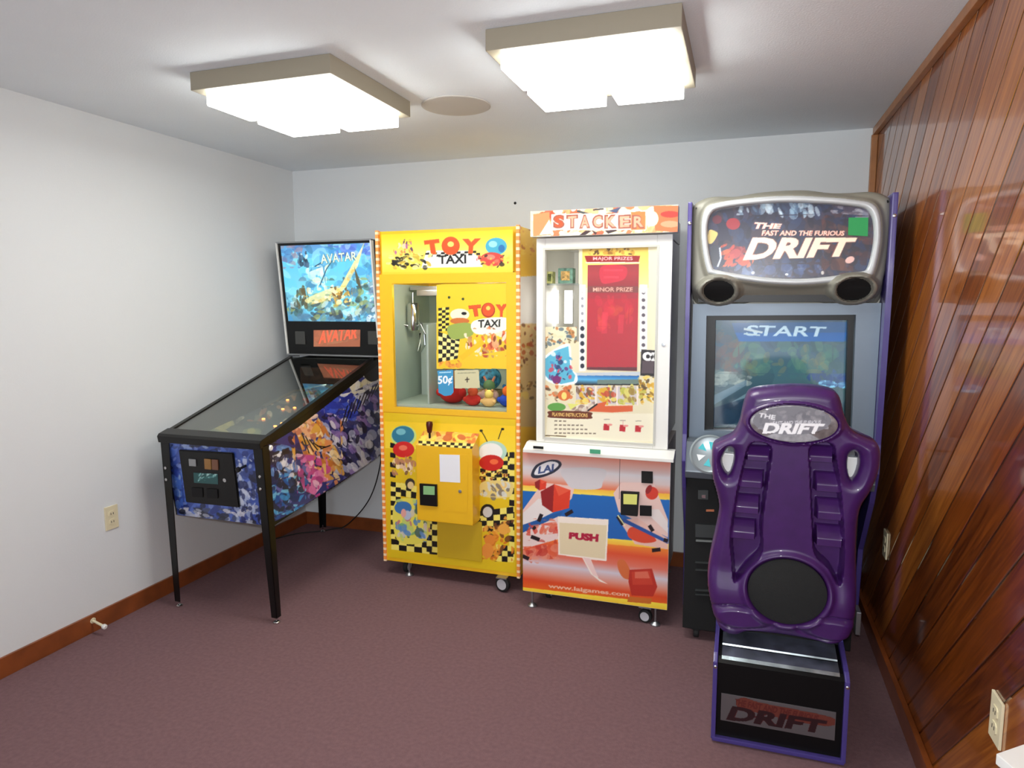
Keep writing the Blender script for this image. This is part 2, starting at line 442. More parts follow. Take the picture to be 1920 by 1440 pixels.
struct('baseboard_back', MB().box(0.0145, W-0.015, -0.014, -0.0005, 0.0, 0.088, 0.003), m_base)
struct('baseboard_right', MB().box(W-0.014, W-0.0005, YB, -0.0005, 0.0, 0.085).box(W-0.02, W-0.0005, YB, -0.0005, 0.085, 0.1, 0.003), m_base)
struct('trim_1', MB().box(W-0.024, W-0.0005, YB, -0.0005, H-0.036, H-0.0005, 0.004), m_trimw)
struct('trim_2', MB().box(W-0.03, W-0.0005, -0.024, -0.0005, 0.1, H-0.037, 0.004), m_trimw)

# ------------------------------------------------------------------ ceiling lights
m_frame = mat('light_frame', (150, 142, 124), 0.5)
m_diff = bpy.data.materials.new('diffuser'); m_diff.use_nodes = True
_b = m_diff.node_tree.nodes['Principled BSDF']; _b.inputs['Base Color'].default_value = (0.9, 0.9, 0.88, 1)
_b.inputs['Emission Color'].default_value = (0.97, 0.98, 0.94, 1); _b.inputs['Emission Strength'].default_value = LAMP_POWER
def ceiling_light(cx, cy, label):
    t = thing('ceiling_light', label, 'ceiling light', (cx, cy, H-0.001), 'square lights on the ceiling')
    R = 0.31
    MB().box(cx-R, cx+R, cy-R, cy+R, H-0.068, H-0.001, 0.003).build('frame', m_frame, t)
    a, g = 0.25, 0.022
    for i in (-1, 1):
        for j in (-1, 1):
            x0, x1 = sorted((cx+i*g, cx+i*(a+g))); y0, y1 = sorted((cy+j*g, cy+j*(a+g)))
            MB().prism([(x0, y0), (x1, y0), (x1, y1), (x0, y1)], 2, H-0.118, H-0.0685, 0.008).build('diffuser', m_diff, t, True)
    return t
ceiling_light(1.18, -1.51, 'square four-pane ceiling light with beige frame above the pinball and crane machines')
ceiling_light(2.395, -1.53, 'square four-pane ceiling light with beige frame nearer the wooden wall')
o = MB().lathe([(0.155, 0), (0.155, 0.004), (0.15, 0.006), (0, 0.006)], (1.655, -1.075, H-0.0005), (0, 0, -1), 48).build('ceiling_cover_plate', mat('cover_plate', (196, 192, 184), 0.8))
tag(o, 'flat round off-white cover plate on the ceiling between the two lights', 'cover plate')
o = MB().lathe([(0.008, 0), (0.008, 0.003), (0.004, 0.005), (0, 0.005)], (1.578, 0.0, 2.157), (0, -1, 0), 16).build('wall_hole_dot', m_blackmat)  # dark disc stands in for a small hole in the wall
tag(o, 'small dark screw in the white back wall above the crane machine', 'hole')

# ------------------------------------------------------------------ outlets, door stop, cord
def outlet(side, y, z, label):
    x = 0.0 if side < 0 else W; d = 1 if side < 0 else -1
    t = thing('wall_outlet', label, 'outlet', (x, y, z))
    xs = sorted((x+d*0.0005, x+d*0.007))
    MB().box(xs[0], xs[1], y-0.036, y+0.036, z-0.058, z+0.058, 0.002).build('cover_plate', m_ivory, t)
    for k in (-1, 1):
        xs = sorted((x+d*0.007, x+d*0.0095)); zc = z+k*0.02
        s = MB().prism([(y-0.017, zc-0.008), (y-0.01, zc-0.014), (y+0.01, zc-0.014), (y+0.017, zc-0.008), (y+0.017, zc+0.008), (y+0.01, zc+0.014), (y-0.01, zc+0.014), (y-0.017, zc+0.008)], 0, xs[0], xs[1]).build('socket', m_ivory, t)
        xs = sorted((x+d*0.0095, x+d*0.010))
        MB().box(xs[0], xs[1], y-0.008, y-0.005, zc-0.005, zc+0.005).box(xs[0], xs[1], y+0.005, y+0.008, zc-0.005, zc+0.005).build('slot', m_blackmat, s)
    return t
outlet(-1, -1.564, 0.52, 'ivory outlet plate on the white left wall')
outlet(1, -0.816, 0.523, 'ivory outlet plate low on the wooden wall just behind the purple seat')
outlet(1, -2.182, 0.555, 'ivory outlet plate on the wooden wall at the lower right corner, nearest')
t = thing('door_stop', 'small white door stop sticking out of the left baseboard', 'door stop', (0.014, -1.715, 0.05))
MB().tube([(0.0145, -1.715, 0.06), (0.085, -1.72, 0.045)], 0.006).lathe([(0.014, 0), (0.014, 0.004), (0, 0.004)], (0.0145, -1.715, 0.06), (1, 0, -0.2), 16).build('rod', m_ivory, t, True)
MB().lathe([(0.010, 0), (0.012, 0.004), (0.012, 0.014), (0.008, 0.018), (0, 0.018)], (0.084, -1.72, 0.045), (1, -0.05, -0.2), 16).build('tip', m_white, t, True)

# white low table whose corner shows at the lower right
t = thing('side_table', 'white corner of a small table at the lower right by the wooden wall', 'table', (3.40, -2.80, 0))
cs = [hitp(q[0], q[1], (0, 0, 0.75), (0, 0, 1)) for q in ((1868, 1413), (1920, 1395), (1895, 1440))]
P = np.array(cs[0]); a = (cs[1]-P)[:2]; a /= np.linalg.norm(a); c = np.array([a[1], -a[0]])
L1 = (W-0.03-P[0])/a[0]; L2 = 0.40
tp = [P[:2], P[:2]+a*L1, P[:2]+a*L1+c*L2, P[:2]+c*L2]
tp = [(min(float(q[0]), W-0.025), float(q[1])) for q in tp]
MB().prism(tp, 2, 0.73, 0.75, 0.002).build('tabletop', m_white, t)
cx, cy = np.mean(tp, axis=0)
for q in tp:
    x, y = cx+(q[0]-cx)*0.8, cy+(q[1]-cy)*0.8
    MB().tube([(x, y, 0), (x, y, 0.73)], 0.012).build('leg', m_steel, t, True)

cp = [hitp(x, y, (0, yy, 0), (0, 1, 0)) for x, y, yy in ((714, 850, -0.16), (713, 870, -0.14), (704, 908, -0.11), (690, 940, -0.08), (668, 968, -0.05))]
cp += [hitp(x, y, (0, 0, 0.006), (0, 0, 1)) for x, y in ((640, 990), (600, 996), (560, 1000), (516, 1010))]
cord = catmull([tuple(q) for q in cp], 8, False); cord[:, 2] = np.maximum(cord[:, 2], 0.006)

# ================================================================== PINBALL MACHINE
m_art = artmat('printed_art', 0.0, 0.35, 0.3)
m_side = artmat('pinball_side_art', 0.0, 0.3, 0.4)
m_lit = artmat('lit_backglass', 0.55, 0.2, 0.5)
x0, x1 = 0.165, 0.765
pb = thing('pinball_machine', 'pinball machine with blue fantasy artwork on black legs in the left corner', 'pinball machine', (0.465, -0.75, 0))
MB().tube([tuple(q) for q in cord], 0.004, 8).build('power_cord', m_rubber, pb, True)
# body: trough of side walls, floor and front, tilted up to the rear
prof = [(-1.325, 0.478), (-1.378, 0.905), (-0.36, 1.205), (-0.05, 1.215), (-0.05, 0.632)]
mb = MB()
mb.prism(prof, 0, x1-0.018, x1).prism(prof, 0, x0, x0+0.018)
mb.prism([(-1.325, 0.478), (-1.378, 0.905), (-1.358, 0.905), (-1.305, 0.481)], 0, x0+0.018, x1-0.018)
mb.prism([(-1.325, 0.478), (-1.325, 0.50), (-0.05, 0.655), (-0.05, 0.632)], 0, x0+0.018, x1-0.018)
mb.prism([(-0.07, 0.65), (-0.05, 0.65), (-0.05, 1.215), (-0.07, 1.215)], 0, x0+0.018, x1-0.018)
mb.build('cabinet', m_blackm, pb)
# side artwork
sa = Art((x1+0.0015, -1.39, 0.46), (0, 1.34, 0), (0, 0, 0.78), 0.0028, (30, 40, 110), 0)
sidepoly = [(497, 838), (560, 800), (640, 738), (700, 690), (730, 668), (745, 700), (745, 838), (716, 852), (640, 905), (560, 955), (512, 980)]
sa.poly(sidepoly, (44, 52, 120)); sa.keep = False
B = sa.blobs
B(sidepoly, [(35, 45, 120), (60, 70, 160), (24, 28, 70), (120, 120, 190), (16, 20, 40)], 260, 4, 16, 1, 0.7)
B([(585, 800), (640, 745), (690, 705), (722, 690), (722, 850), (660, 890), (600, 890)], [(235, 235, 240), (190, 195, 220), (60, 60, 110), (20, 20, 50), (150, 120, 190)], 420, 3, 13, 2, 0.75, (0.9, 0.4))
B([(606, 735), (655, 728), (668, 745), (650, 775), (610, 782)], [(38, 58, 170), (60, 90, 215), (28, 40, 140)], 60, 5, 13, 3, 0.8, (0.2, 0.3))
B([(640, 700), (690, 690), (706, 676), (700, 716), (660, 735)], [(230, 224, 196), (214, 208, 160), (240, 240, 236)], 50, 5, 12, 4, 0.9)
sa.poly([(682, 700), (705, 672), (716, 676), (714, 706), (695, 716)], (14, 14, 16), smooth=True)
B([(552, 800), (590, 775), (610, 800), (640, 860), (640, 895), (600, 905), (575, 870)], [(225, 165, 60), (240, 195, 110), (235, 150, 90), (205, 120, 50), (250, 220, 160)], 170, 4, 13, 5, 0.85, (1.0, 0.4))
B([(545, 800), (575, 780), (600, 775), (580, 815), (560, 820)], [(230, 170, 130), (240, 210, 190), (200, 120, 90)], 50, 3, 9, 6, 0.85)
B([(556, 850), (600, 855), (612, 900), (590, 928), (560, 915)], [(205, 70, 150), (225, 120, 180), (170, 60, 130), (240, 190, 215)], 90, 3, 10, 7, 0.85)
B([(512, 830), (552, 838), (556, 905), (520, 912)], [(30, 34, 70), (90, 130, 200), (235, 235, 240), (12, 14, 30), (100, 150, 210)], 90, 3, 11, 8, 0.8)
B([(508, 905), (560, 890), (572, 925), (556, 950), (512, 968)], [(20, 90, 170), (60, 150, 215), (20, 40, 90), (120, 200, 235), (8, 22, 60)], 110, 3, 10, 9, 0.85)
for i in range(6): sa.line([(566+i*7, 812+i*6), (580+i*8, 850-i*3)], 2.2, (26, 22, 40))
for i in range(9): sa.line([(640+i*8, 800-i*8), (652+i*8, 760-i*6)], 2.0, (18, 16, 40))
sa.line([(510, 985), (560, 958), (640, 906), (718, 856)], 7, (10, 10, 14))
sa.build('side_artwork', m_side, pb)
# front artwork + coin door
n_f = np.array([0, -0.99, -0.125]); P_f = (0, -1.379, 0.905)
Vf = np.array([0, -0.0535, 0.427])
fa = Art((x0+0.01, -1.3265, 0.478), (x1-x0-0.02, 0, 0), Vf, 0.0028, (60, 84, 165))
B = fa.blobs
full = [(300, 825), (500, 825), (500, 1000), (300, 985)]
B(full, [(58, 84, 170), (90, 120, 205), (38, 54, 120), (130, 150, 215), (24, 30, 60)], 300, 3, 13, 11, 0.75)
B([(320, 950), (480, 955), (480, 1000), (320, 985)], [(180, 185, 200), (215, 215, 225), (70, 80, 110), (30, 34, 50)], 130, 3, 10, 12, 0.8, (0.1, 0.3))
B([(440, 860), (478, 860), (480, 975), (452, 975)], [(170, 185, 220), (210, 218, 236), (60, 80, 150), (30, 40, 90)], 90, 3, 10, 13, 0.75, (1.3, 0.4))
B([(318, 880), (338, 880), (345, 960), (325, 960)], [(80, 120, 210), (160, 185, 230), (50, 70, 160)], 50, 3, 9, 14, 0.8, (1.3, 0.4))
B([(320, 826), (480, 828), (480, 842), (320, 842)], [(30, 34, 60), (150, 170, 215), (60, 80, 140)], 60, 2, 7, 15, 0.8, (0.0, 0.3))
fa.build('front_artwork', m_side, pb)
def on_front(x, y, off=0.0):
    p = hitp(x, y, P_f, n_f); return p+n_f/np.linalg.norm(n_f)*off
c = [on_front(*q) for q in ((338, 842), (440, 848), (452, 950), (352, 940))]
mb = MB(); b = bmesh.new(); nn = n_f/np.linalg.norm(n_f)
lo = [b.verts.new(q) for q in c]; hi = [b.verts.new(q+nn*0.014) for q in c]
b.faces.new(lo); b.faces.new(hi[::-1])
for i in range(4): b.faces.new([lo[i], lo[(i+1) % 4], hi[(i+1) % 4], hi[i]])
bmesh.ops.bevel(b, geom=b.edges[:], offset=0.004, segments=2, affect='EDGES'); mb.merge(b)
door = mb.build('coin_door', m_blackm, pb)
def door_bit(name, px, m, h=0.006, par=door):
    b = bmesh.new(); q4 = [on_front(*q, 0.0135) for q in px]
    lo = [b.verts.new(q) for q in q4]; hi = [b.verts.new(q+nn*h) for q in q4]
    b.faces.new(lo); b.faces.new(hi[::-1])
    for i in range(4): b.faces.new([lo[i], lo[(i+1) % 4], hi[(i+1) % 4], hi[i]])
    k = MB(); k.merge(b); return k.build(name, m, par)
door_bit('coin_slot', ((359, 858), (372, 859), (373, 872), (360, 871)), m_steel)
door_bit('coin_slot', ((388, 858), (400, 859), (401, 878), (389, 877)), mat('amber_plate', (150, 110, 60), 0.3))
door_bit('coin_slot', ((402, 859), (413, 860), (414, 879), (403, 878)), mat('dull_red_plate', (120, 80, 60), 0.3))
door_bit('coin_return', ((364, 912), (384, 913), (385, 930), (366, 929)), m_blackmat)
door_bit('coin_return', ((392, 914), (412, 915), (413, 932), (394, 931)), m_blackmat)
k = Art(on_front(368, 903, 0.0155), on_front(413, 906, 0.0155)-on_front(368, 903, 0.0155), on_front(367, 884, 0.0155)-on_front(368, 903, 0.0155), 0.002, (30, 84, 84))
k.blobs([(370, 886), (411, 889), (412, 903), (371, 900)], [(150, 205, 200), (190, 225, 220), (60, 120, 120)], 60, 1.5, 4, 77, 0.8); k.build('price_card', m_art, door)
MB().lathe([(0.010, 0), (0.010, 0.006), (0, 0.007)], tuple(on_front(426, 898, 0.0135)), tuple(nn), 16).build('lock', m_chrome, door, True)
# rails, lock bar, glass
sl = (1.205-0.905)/(1.378-0.36)
def top(y): return 0.905+(y+1.378)*sl
for xa, xb in ((x0-0.006, x0+0.02), (x1-0.02, x1+0.006)):
    MB().prism([(-1.385, top(-1.385)-0.018), (-1.385, top(-1.385)+0.012), (-0.33, top(-0.33)+0.012), (-0.33, top(-0.33)-0.018)], 0, xa, xb, 0.003).build('side_rail', m_blackm, pb)
MB().prism([(-1.400, 0.872), (-1.406, 0.905), (-1.395, 0.917), (-1.335, 0.934), (-1.330, 0.915), (-1.385, 0.89)], 0, x0-0.008, x1+0.008, 0.003).build('lock_bar', m_blackm, pb)
MB().prism([(-1.335, top(-1.335)+0.003), (-1.335, top(-1.335)+0.007), (-0.34, top(-0.34)+0.007), (-0.34, top(-0.34)+0.003)], 0, x0+0.02, x1-0.02).build('playfield_glass', m_pglass, pb)
# playfield
y_a, y_b = -1.355, -0.10
def pf(y): return 0.835+(y+1.355)*0.15
pa = Art((x0+0.0185, y_a, pf(y_a)), (x1-x0-0.037, 0, 0), (0, y_b-y_a, pf(y_b)-pf(y_a)), 0.004, (70, 80, 78))
B = pa.blobs
whole = [(300, 680), (760, 680), (560, 860), (300, 860)]
B(whole, [(60, 70, 74), (84, 96, 92), (110, 112, 96), (48, 58, 62)], 200, 6, 24, 21, 0.7)
B([(330, 785), (480, 785), (500, 830), (310, 830)], [(205, 185, 90), (225, 205, 120), (150, 150, 100)], 34, 6, 18, 22, 0.8, (0.0, 0.3))
B([(440, 735), (560, 730), (540, 790), (440, 790)], [(235, 170, 120), (250, 225, 190), (200, 120, 80), (150, 140, 120)], 46, 3, 9, 23, 0.85)
B([(560, 690), (700, 690), (640, 760), (570, 760)], [(24, 30, 28), (40, 52, 48), (90, 100, 96), (140, 60, 40), (18, 20, 20)], 120, 4, 12, 24, 0.85)
pa.build('playfield', artmat('playfield_art', 0.3, 0.4, 0.2), pb)
# targets, ramps and bumpers standing on the playfield (their glow is their own lamps)
rg = random.Random(3)
m_amber = mat('amber_lamp', (255, 150, 70), 0.3, emit=7.0); m_redp = mat('red_plastic', (190, 60, 36), 0.3); m_clear = mat('pale_plastic', (190, 200, 196), 0.2)
def pfp(u, y, h=0.0): return (x0+0.02+u*(x1-x0-0.04), y, pf(y)+0.001+h)
for u, y in ((0.35, -0.42), (0.62, -0.38), (0.5, -0.58)):
    MB().lathe([(0.030, 0), (0.030, 0.018), (0.020, 0.02), (0.020, 0.034), (0.034, 0.036), (0.030, 0.046), (0, 0.048)], pfp(u, y), (0, 0, 1), 20).build('bumper', m_redp, pb, True)
for k in range(9):
    u, y = rg.uniform(0.12, 0.88), rg.uniform(-1.0, -0.4)
    MB().lathe([(0.009, 0), (0.009, 0.006), (0, 0.008)], pfp(u, y), (0, 0, 1), 12).build('playfield_lamp', m_amber, pb, True)
for s_ in (-1, 1):
    MB().tube([pfp(0.5+s_*0.2, -1.18, 0.012), pfp(0.5+s_*0.06, -1.24, 0.012)], [0.011, 0.006], 10).build('flipper', m_white, pb, True)
MB().tube([pfp(0.15, -0.75, 0.03), pfp(0.2, -0.5, 0.055), pfp(0.45, -0.34, 0.06), pfp(0.8, -0.4, 0.055), pfp(0.85, -0.8, 0.03)], 0.012, 8).build('wire_ramp', m_chrome, pb, True)
MB().box(x0+0.05, x1-0.05, -0.30, -0.285, 1.03, 1.15).build('back_panel', mat('back_panel_print', (96, 62, 44), 0.5, noise=0.6, nscale=30), pb)
# backbox (leans forward over the playfield)
def bbq(z, off=0.0): return -0.300-(z-1.228)*0.1-off
bx0, bx1, bz0, bz1 = 0.128, 0.802, 1.232, 1.935
MB().prism([(bbq(bz0)+0.002, bz0), (bbq(bz1)+0.002, bz1), (bbq(bz1)+0.25, bz1+0.02), (bbq(bz0)+0.25, bz0-0.02)], 0, bx0+0.004, bx1-0.004, 0.004).build('backbox', m_blackm, pb)
for zz in ((bz0-0.004, bz0+0.006), (bz1-0.005, bz1+0.004)):
    MB().prism([(bbq(zz[0], 0.008), zz[0]), (bbq(zz[1], 0.008), zz[1]), (bbq(zz[1])+0.02, zz[1]), (bbq(zz[0])+0.02, zz[0])], 0, bx0, bx1).build('edge_trim', m_steel, pb)
for xx in ((bx0-0.002, bx0+0.008), (bx1-0.010, bx1)):
    MB().prism([(bbq(bz0, 0.008), bz0), (bbq(bz1, 0.008), bz1), (bbq(bz1)+0.02, bz1), (bbq(bz0)+0.02, bz0)], 0, xx[0], xx[1]).build('edge_trim', m_white, pb)
za, zb = 1.447, 1.915
ba = Art((0.160, bbq(za, 0.004), za), (0.632, 0, 0), (0, bbq(zb)-bbq(za), zb-za), 0.0028, (84, 176, 214))
B = ba.blobs
reg = [(527, 458), (706, 448), (715, 604), (540, 606)]
ba.grad([(520, 450), (720, 450), (720, 610), (535, 610)], [(0, (86, 130, 190)), (0.25, (92, 190, 228)), (0.6, (120, 200, 215)), (1, (76, 128, 160))])
B(reg, [(96, 200, 232), (60, 140, 200), (130, 215, 232), (54, 110, 150), (160, 225, 230)], 160, 6, 20, 31, 0.5)
B([(527, 458), (570, 458), (560, 500), (530, 490)], [(150, 130, 150), (70, 110, 170), (90, 150, 200)], 30, 5, 12, 32, 0.6)
B([(620, 462), (694, 455), (697, 478), (630, 482)], [(70, 100, 190), (90, 120, 210), (150, 190, 235)], 30, 4, 12, 33, 0.7)
B([(545, 545), (600, 560), (700, 525), (712, 600), (545, 602)], [(60, 90, 84), (110, 150, 140), (150, 160, 90), (80, 120, 150), (200, 225, 225), (50, 60, 70)], 180, 3, 11, 34, 0.65)
B([(556, 540), (572, 540), (578, 575), (556, 575)], [(90, 80, 50), (60, 70, 60)], 26, 3, 8, 35, 0.7, (1.5, 0.2))
ba.poly([(572, 562), (600, 548), (630, 538), (640, 548), (615, 562), (585, 570)], (236, 222, 150), 0.75, smooth=True); B([(572, 555), (640, 538), (640, 556), (580, 572)], [(240, 236, 200), (200, 180, 100), (120, 150, 120), (250, 244, 210)], 40, 2, 6, 361, 0.7, (-0.3, 0.3))
ba.poly([(636, 542), (650, 515), (676, 468), (684, 452), (670, 500), (650, 535), (640, 548)], (244, 224, 150), 0.85); B([(636, 542), (650, 515), (676, 468), (684, 452), (670, 500), (650, 535)], [(250, 244, 210), (220, 180, 90), (170, 190, 170)], 26, 2, 6, 362, 0.7, (-1.1, 0.2))
ba.poly([(664, 500), (674, 525), (678, 545), (668, 530)], (80, 80, 60))
B([(618, 538), (650, 535), (660, 565), (630, 572)], [(190, 150, 60), (230, 200, 110), (110, 80, 40), (250, 235, 180)], 50, 2, 7, 36, 0.85)
B([(580, 510), (605, 500), (612, 545), (585, 548)], [(220, 240, 235), (190, 225, 225), (240, 240, 200)], 34, 3, 9, 37, 0.7)
B([(560, 474), (580, 474), (580, 505), (562, 505)], [(210, 240, 245), (60, 90, 120), (30, 50, 70)], 22, 2, 6, 38, 0.8, (1.3, 0.3))
B([(690, 520), (710, 520), (712, 600), (690, 600)], [(225, 240, 245), (130, 170, 190), (90, 110, 150)], 50, 2, 8, 39, 0.7)
ba.line([(600, 535), (612, 505), (622, 490)], 2, (50, 90, 110)); ba.line([(590, 500), (604, 492)], 2, (40, 70, 100))
ba.text('AVATAR', [(600, 478), (668, 472), (669, 488), (602, 495)], (215, 232, 210), (30, 60, 70), 0.03)
ba.keep = True
ba.build('backglass', m_lit, pb)
zc, zd = 1.25, 1.437
MB().prism([(bbq(zc, 0.004), zc), (bbq(zd, 0.004), zd), (bbq(zd)+0.004, zd), (bbq(zc)+0.004, zc)], 0, 0.150, 0.792, 0.002).build('speaker_panel', m_black, pb)
def on_bb(x, y, off): return hitp(x, y, (0, bbq(1.3, off), 1.3), (0, -1, -0.1))
def bbquad(px, off):
    q = [on_bb(x, y, off) for x, y in px]; return q
q = bbquad([(588, 650), (675, 650), (588, 619)], 0.006)
dm = Art(q[0], q[1]-q[0], q[2]-q[0], 0.002, (150, 88, 62))
dm.blobs([(588, 619), (675, 619), (675, 650), (588, 650)], [(170, 100, 70), (130, 80, 60), (160, 110, 80)], 40, 4, 12, 41, 0.5)
dm.text('AVATAR', [(597, 623), (668, 623), (668, 646), (597, 646)], (235, 96, 66), None, 0, 0.03)
dm.build('dot_matrix_display', artmat('dot_matrix', 0.6, 0.3, 0.3), pb)
for cx_, cy_ in ((563, 633), (700, 633)):
    P = on_bb(cx_, cy_, 0.005)
    MB().box(P[0]-0.036, P[0]+0.036, P[1]-0.003, P[1]+0.003, P[2]-0.042, P[2]+0.042, 0.002).build('speaker_grille', mat('speaker_cloth', (74, 74, 72), 0.8, bump=1.0, bscale=500), pb)
# legs
def leg(xt, yt, xb, yb, zt, zb=0.03, sx=1, sy=-1):
    mb = MB(); w = 0.052; t = 0.004
    for kind in (0, 1):
        b = bmesh.new(); vs = []
        for (x, y, z, k) in ((xt, yt, zt, 1.0), (xb, yb, zb, 0.62)):
            if kind == 0: pts = [(x, y), (x-sx*w*k, y), (x-sx*w*k, y-sy*t), (x, y-sy*t)]
            else: pts = [(x, y), (x-sx*t, y), (x-sx*t, y-sy*w*k), (x, y-sy*w*k)]
            vs.append([b.verts.new((p[0], p[1], z)) for p in pts])
        b.faces.new(vs[0]); b.faces.new(vs[1][::-1])
        for i in range(4): b.faces.new([vs[0][i], vs[0][(i+1) % 4], vs[1][(i+1) % 4], vs[1][i]])
        mb.merge(b)
    lg = mb.build('leg', m_blackm, pb)
    MB().tube([(xb-sx*0.014, yb-sy*0.014, 0.012), (xb-sx*0.014, yb-sy*0.014, 0.05)], 0.005, 8).lathe([(0.017, 0), (0.017, 0.006), (0.008, 0.013), (0, 0.013)], (xb-sx*0.014, yb-sy*0.014, 0.0005), (0, 0, 1), 16).build('leveler_foot', m_chrome, lg, True)
    return lg
for (xt, yt, xb, yb, zt, sx, sy) in ((x1+0.006, -1.388, x1+0.034, -1.372, 0.885, 1, -1), (x0-0.006, -1.388, x0+0.004, -1.372, 0.885, -1, -1), (x1+0.006, -0.044, x1+0.02, -0.06, 0.85, 1, 1), (x0+0.04, -0.105, x0+0.045, -0.115, 0.645, -1, 1)):
    lg = leg(xt, yt, xb, yb, zt, 0.03, sx, sy)
    if yt < -1:
        for k in range(2):
            zb_ = 0.74-k*0.06
            MB().lathe([(0.0075, 0), (0.0075, 0.004), (0, 0.006)], (xt-sx*0.02, yt+0.003, zb_), (0, -1, 0), 12).build('bolt', m_chrome, lg, True)
MB().lathe([(0.014, 0), (0.014, 0.006), (0.010, 0.010), (0, 0.010)], (x1+0.002, -1.325, 0.868), (1, 0, 0), 20).build('flipper_button', m_white, pb, True)
p = on_front(461, 873, 0.0)
MB().tube([p, p+nn*0.05], 0.006, 10).lathe([(0.006, 0.045), (0.013, 0.05), (0.013, 0.06), (0, 0.062)], tuple(p), tuple(nn), 16).build('plunger', m_blackm, pb, True)
MB().lathe([(0.010, 0), (0.010, 0.008), (0, 0.009)], tuple(on_front(321, 876)), tuple(nn), 16).build('start_button', mat('dark_blue_button', (20, 24, 60), 0.3), pb, True)

# ================================================================== YELLOW CRANE MACHINE
tx = thing('crane_machine', 'yellow toy crane machine with checkered taxi artwork between the pinball and prize machine', 'crane machine', (1.406, -0.34, 0))
X0, X1, YF, Z0, Z1 = 0.998, 1.812, -0.655, 0.088, 1.948
wx0, wx1, wz0, wz1 = 1.085, 1.745, 0.985, 1.665
mb = MB()
mb.box(X0, X1, YF, -0.03, Z0, wz0-0.03)                       # lower body
mb.box(X0, X1, YF+0.02, -0.03, wz1+0.055, Z1)                  # head
mb.box(X0, X0+0.02, YF+0.02, -0.03, wz0-0.03, wz1+0.055).box(X0+0.02, X1, -0.05, -0.03, wz0-0.03, wz1+0.055)
mb.box(X1-0.03, X1, YF+0.02, -0.05, wz0-0.03, wz1+0.055)
mb.build('cabinet', m_yellow, tx)
MB().box(X0+0.012, wx0, YF-0.003, YF+0.02, wz0-0.03, wz1+0.05).box(wx1, X1-0.012, YF-0.003, YF+0.02, wz0-0.03, wz1+0.05).box(wx0, wx1, YF-0.003, YF+0.02, wz1, wz1+0.05).box(wx0, wx1, YF-0.003, YF+0.02, wz0-0.03, wz0).build('window_frame', m_yellow, tx)
m_int = mat('crane_interior', (168, 182, 168), 0.5)
MB().box(X0+0.021, X1-0.05, -0.07, -0.051, wz0-0.03, wz1).box(X0+0.0205, X0+0.03, YF+0.03, -0.07, wz0-0.03, wz1).box(X0+0.031, X1-0.05, YF+0.03, -0.071, wz1+0.040, wz1+0.054).box(X1-0.04, X1-0.0305, YF+0.03, -0.071, wz0-0.03, wz1+0.039).build('interior_lining', m_int, tx)
for xa, xb in ((X0-0.006, X0+0.012), (X1-0.012, X1+0.006)):
    e = MB().box(xa, xb, YF-0.008, YF+0.012, Z0-0.005, Z1+0.004, 0.003).build('edge_strip', m_orange, tx)
MB().box(wx0, wx1, YF+0.006, YF+0.010, wz0, wz1).build('window_glass', m_glass2, tx)
# marquee
ma = Art((X0+0.03, YF-0.002, 1.715), (X1-X0-0.06, 0, 0), (0, 0, 0.215), 0.0025, (240, 200, 50))
ma.grad([(715, 440), (970, 430), (970, 510), (715, 510)], [(0, (246, 204, 30)), (0.5, (252, 226, 110)), (1, (248, 210, 60))])
ma.poly([(800, 470), (835, 470), (880, 470), (895, 480), (905, 500), (790, 502)], (248, 246, 232))
ma.checker([(798, 474), (900, 470), (900, 478), (796, 482)], 14, 2, None, (30, 26, 20))
R = (226, 82, 30)
ma.text('T', [(796, 452), (822, 449), (826, 474), (800, 478)], R, (250, 160, 60), 0.03, 0.06)
ma.ell(845, 461, 17, 17, R); ma.ell(845, 458, 6, 5, (250, 214, 110))
ma.text('Y', [(868, 449), (900, 448), (896, 474), (868, 475)], R, (250, 160, 60), 0.03, 0.06)
ma.text('TAXI', [(822, 479), (874, 477), (874, 494), (822, 495)], (20, 20, 20), None, 0, 0.03)
ma.blobs([(738, 452), (775, 452), (775, 474), (738, 476)], [(170, 90, 150), (250, 214, 170), (90, 60, 90), (240, 150, 60)], 26, 2, 6, 51, 0.9, (1.4, 0.3))
ma.blobs([(728, 482), (808, 478), (808, 500), (728, 502)], [(24, 24, 20), (240, 226, 150), (200, 170, 60), (60, 60, 50)], 60, 2, 7, 52, 0.9, (0.3, 0.4))
ma.ell(930, 462, 20, 16, (70, 168, 196)); ma.ell(924, 458, 8, 6, (150, 210, 220)); ma.ell(940, 466, 6, 7, (40, 110, 170))
ma.ell(922, 486, 22, 13, (214, 70, 60)); ma.ell(918, 482, 10, 5, (240, 130, 110))
ma.blobs([(895, 478), (955, 478), (957, 502), (898, 502)], [(214, 70, 60), (230, 120, 90), (40, 30, 30), (240, 200, 70)], 26, 2, 6, 53, 0.8)
ma.build('marquee_panel', artmat('marquee_print', 0.0, 0.3, 0.3), tx)
# lower front artwork
la = Art((X0+0.02, YF-0.0015, Z0+0.02), (X1-X0-0.04, 0, 0), (0, 0, wz0-0.055-Z0), 0.0026, (232, 196, 24))
K = (18, 16, 12); Yl = (250, 232, 110)
la.grad([(715, 790), (985, 800), (985, 850), (715, 840)], [(0, (248, 206, 30)), (1, (250, 220, 60))])
la.checker([(733, 903), (752, 906), (750, 1010), (733, 1010)], 2, 12, Yl, K)
la.checker([(752, 905), (782, 912), (780, 935), (752, 930)], 3, 2, K, Yl)
la.checker([(734, 1010), (820, 1018), (820, 1040), (734, 1030)], 6, 2, Yl, K)
la.checker([(800, 960), (820, 962), (820, 1036), (800, 1034)], 2, 7, Yl, K)
la.checker([(732, 830), (742, 832), (742, 905), (732, 903)], 1, 8, None, K)
la.poly([(742, 940), (800, 945), (800, 1012), (745, 1012)], (240, 226, 90), smooth=True)
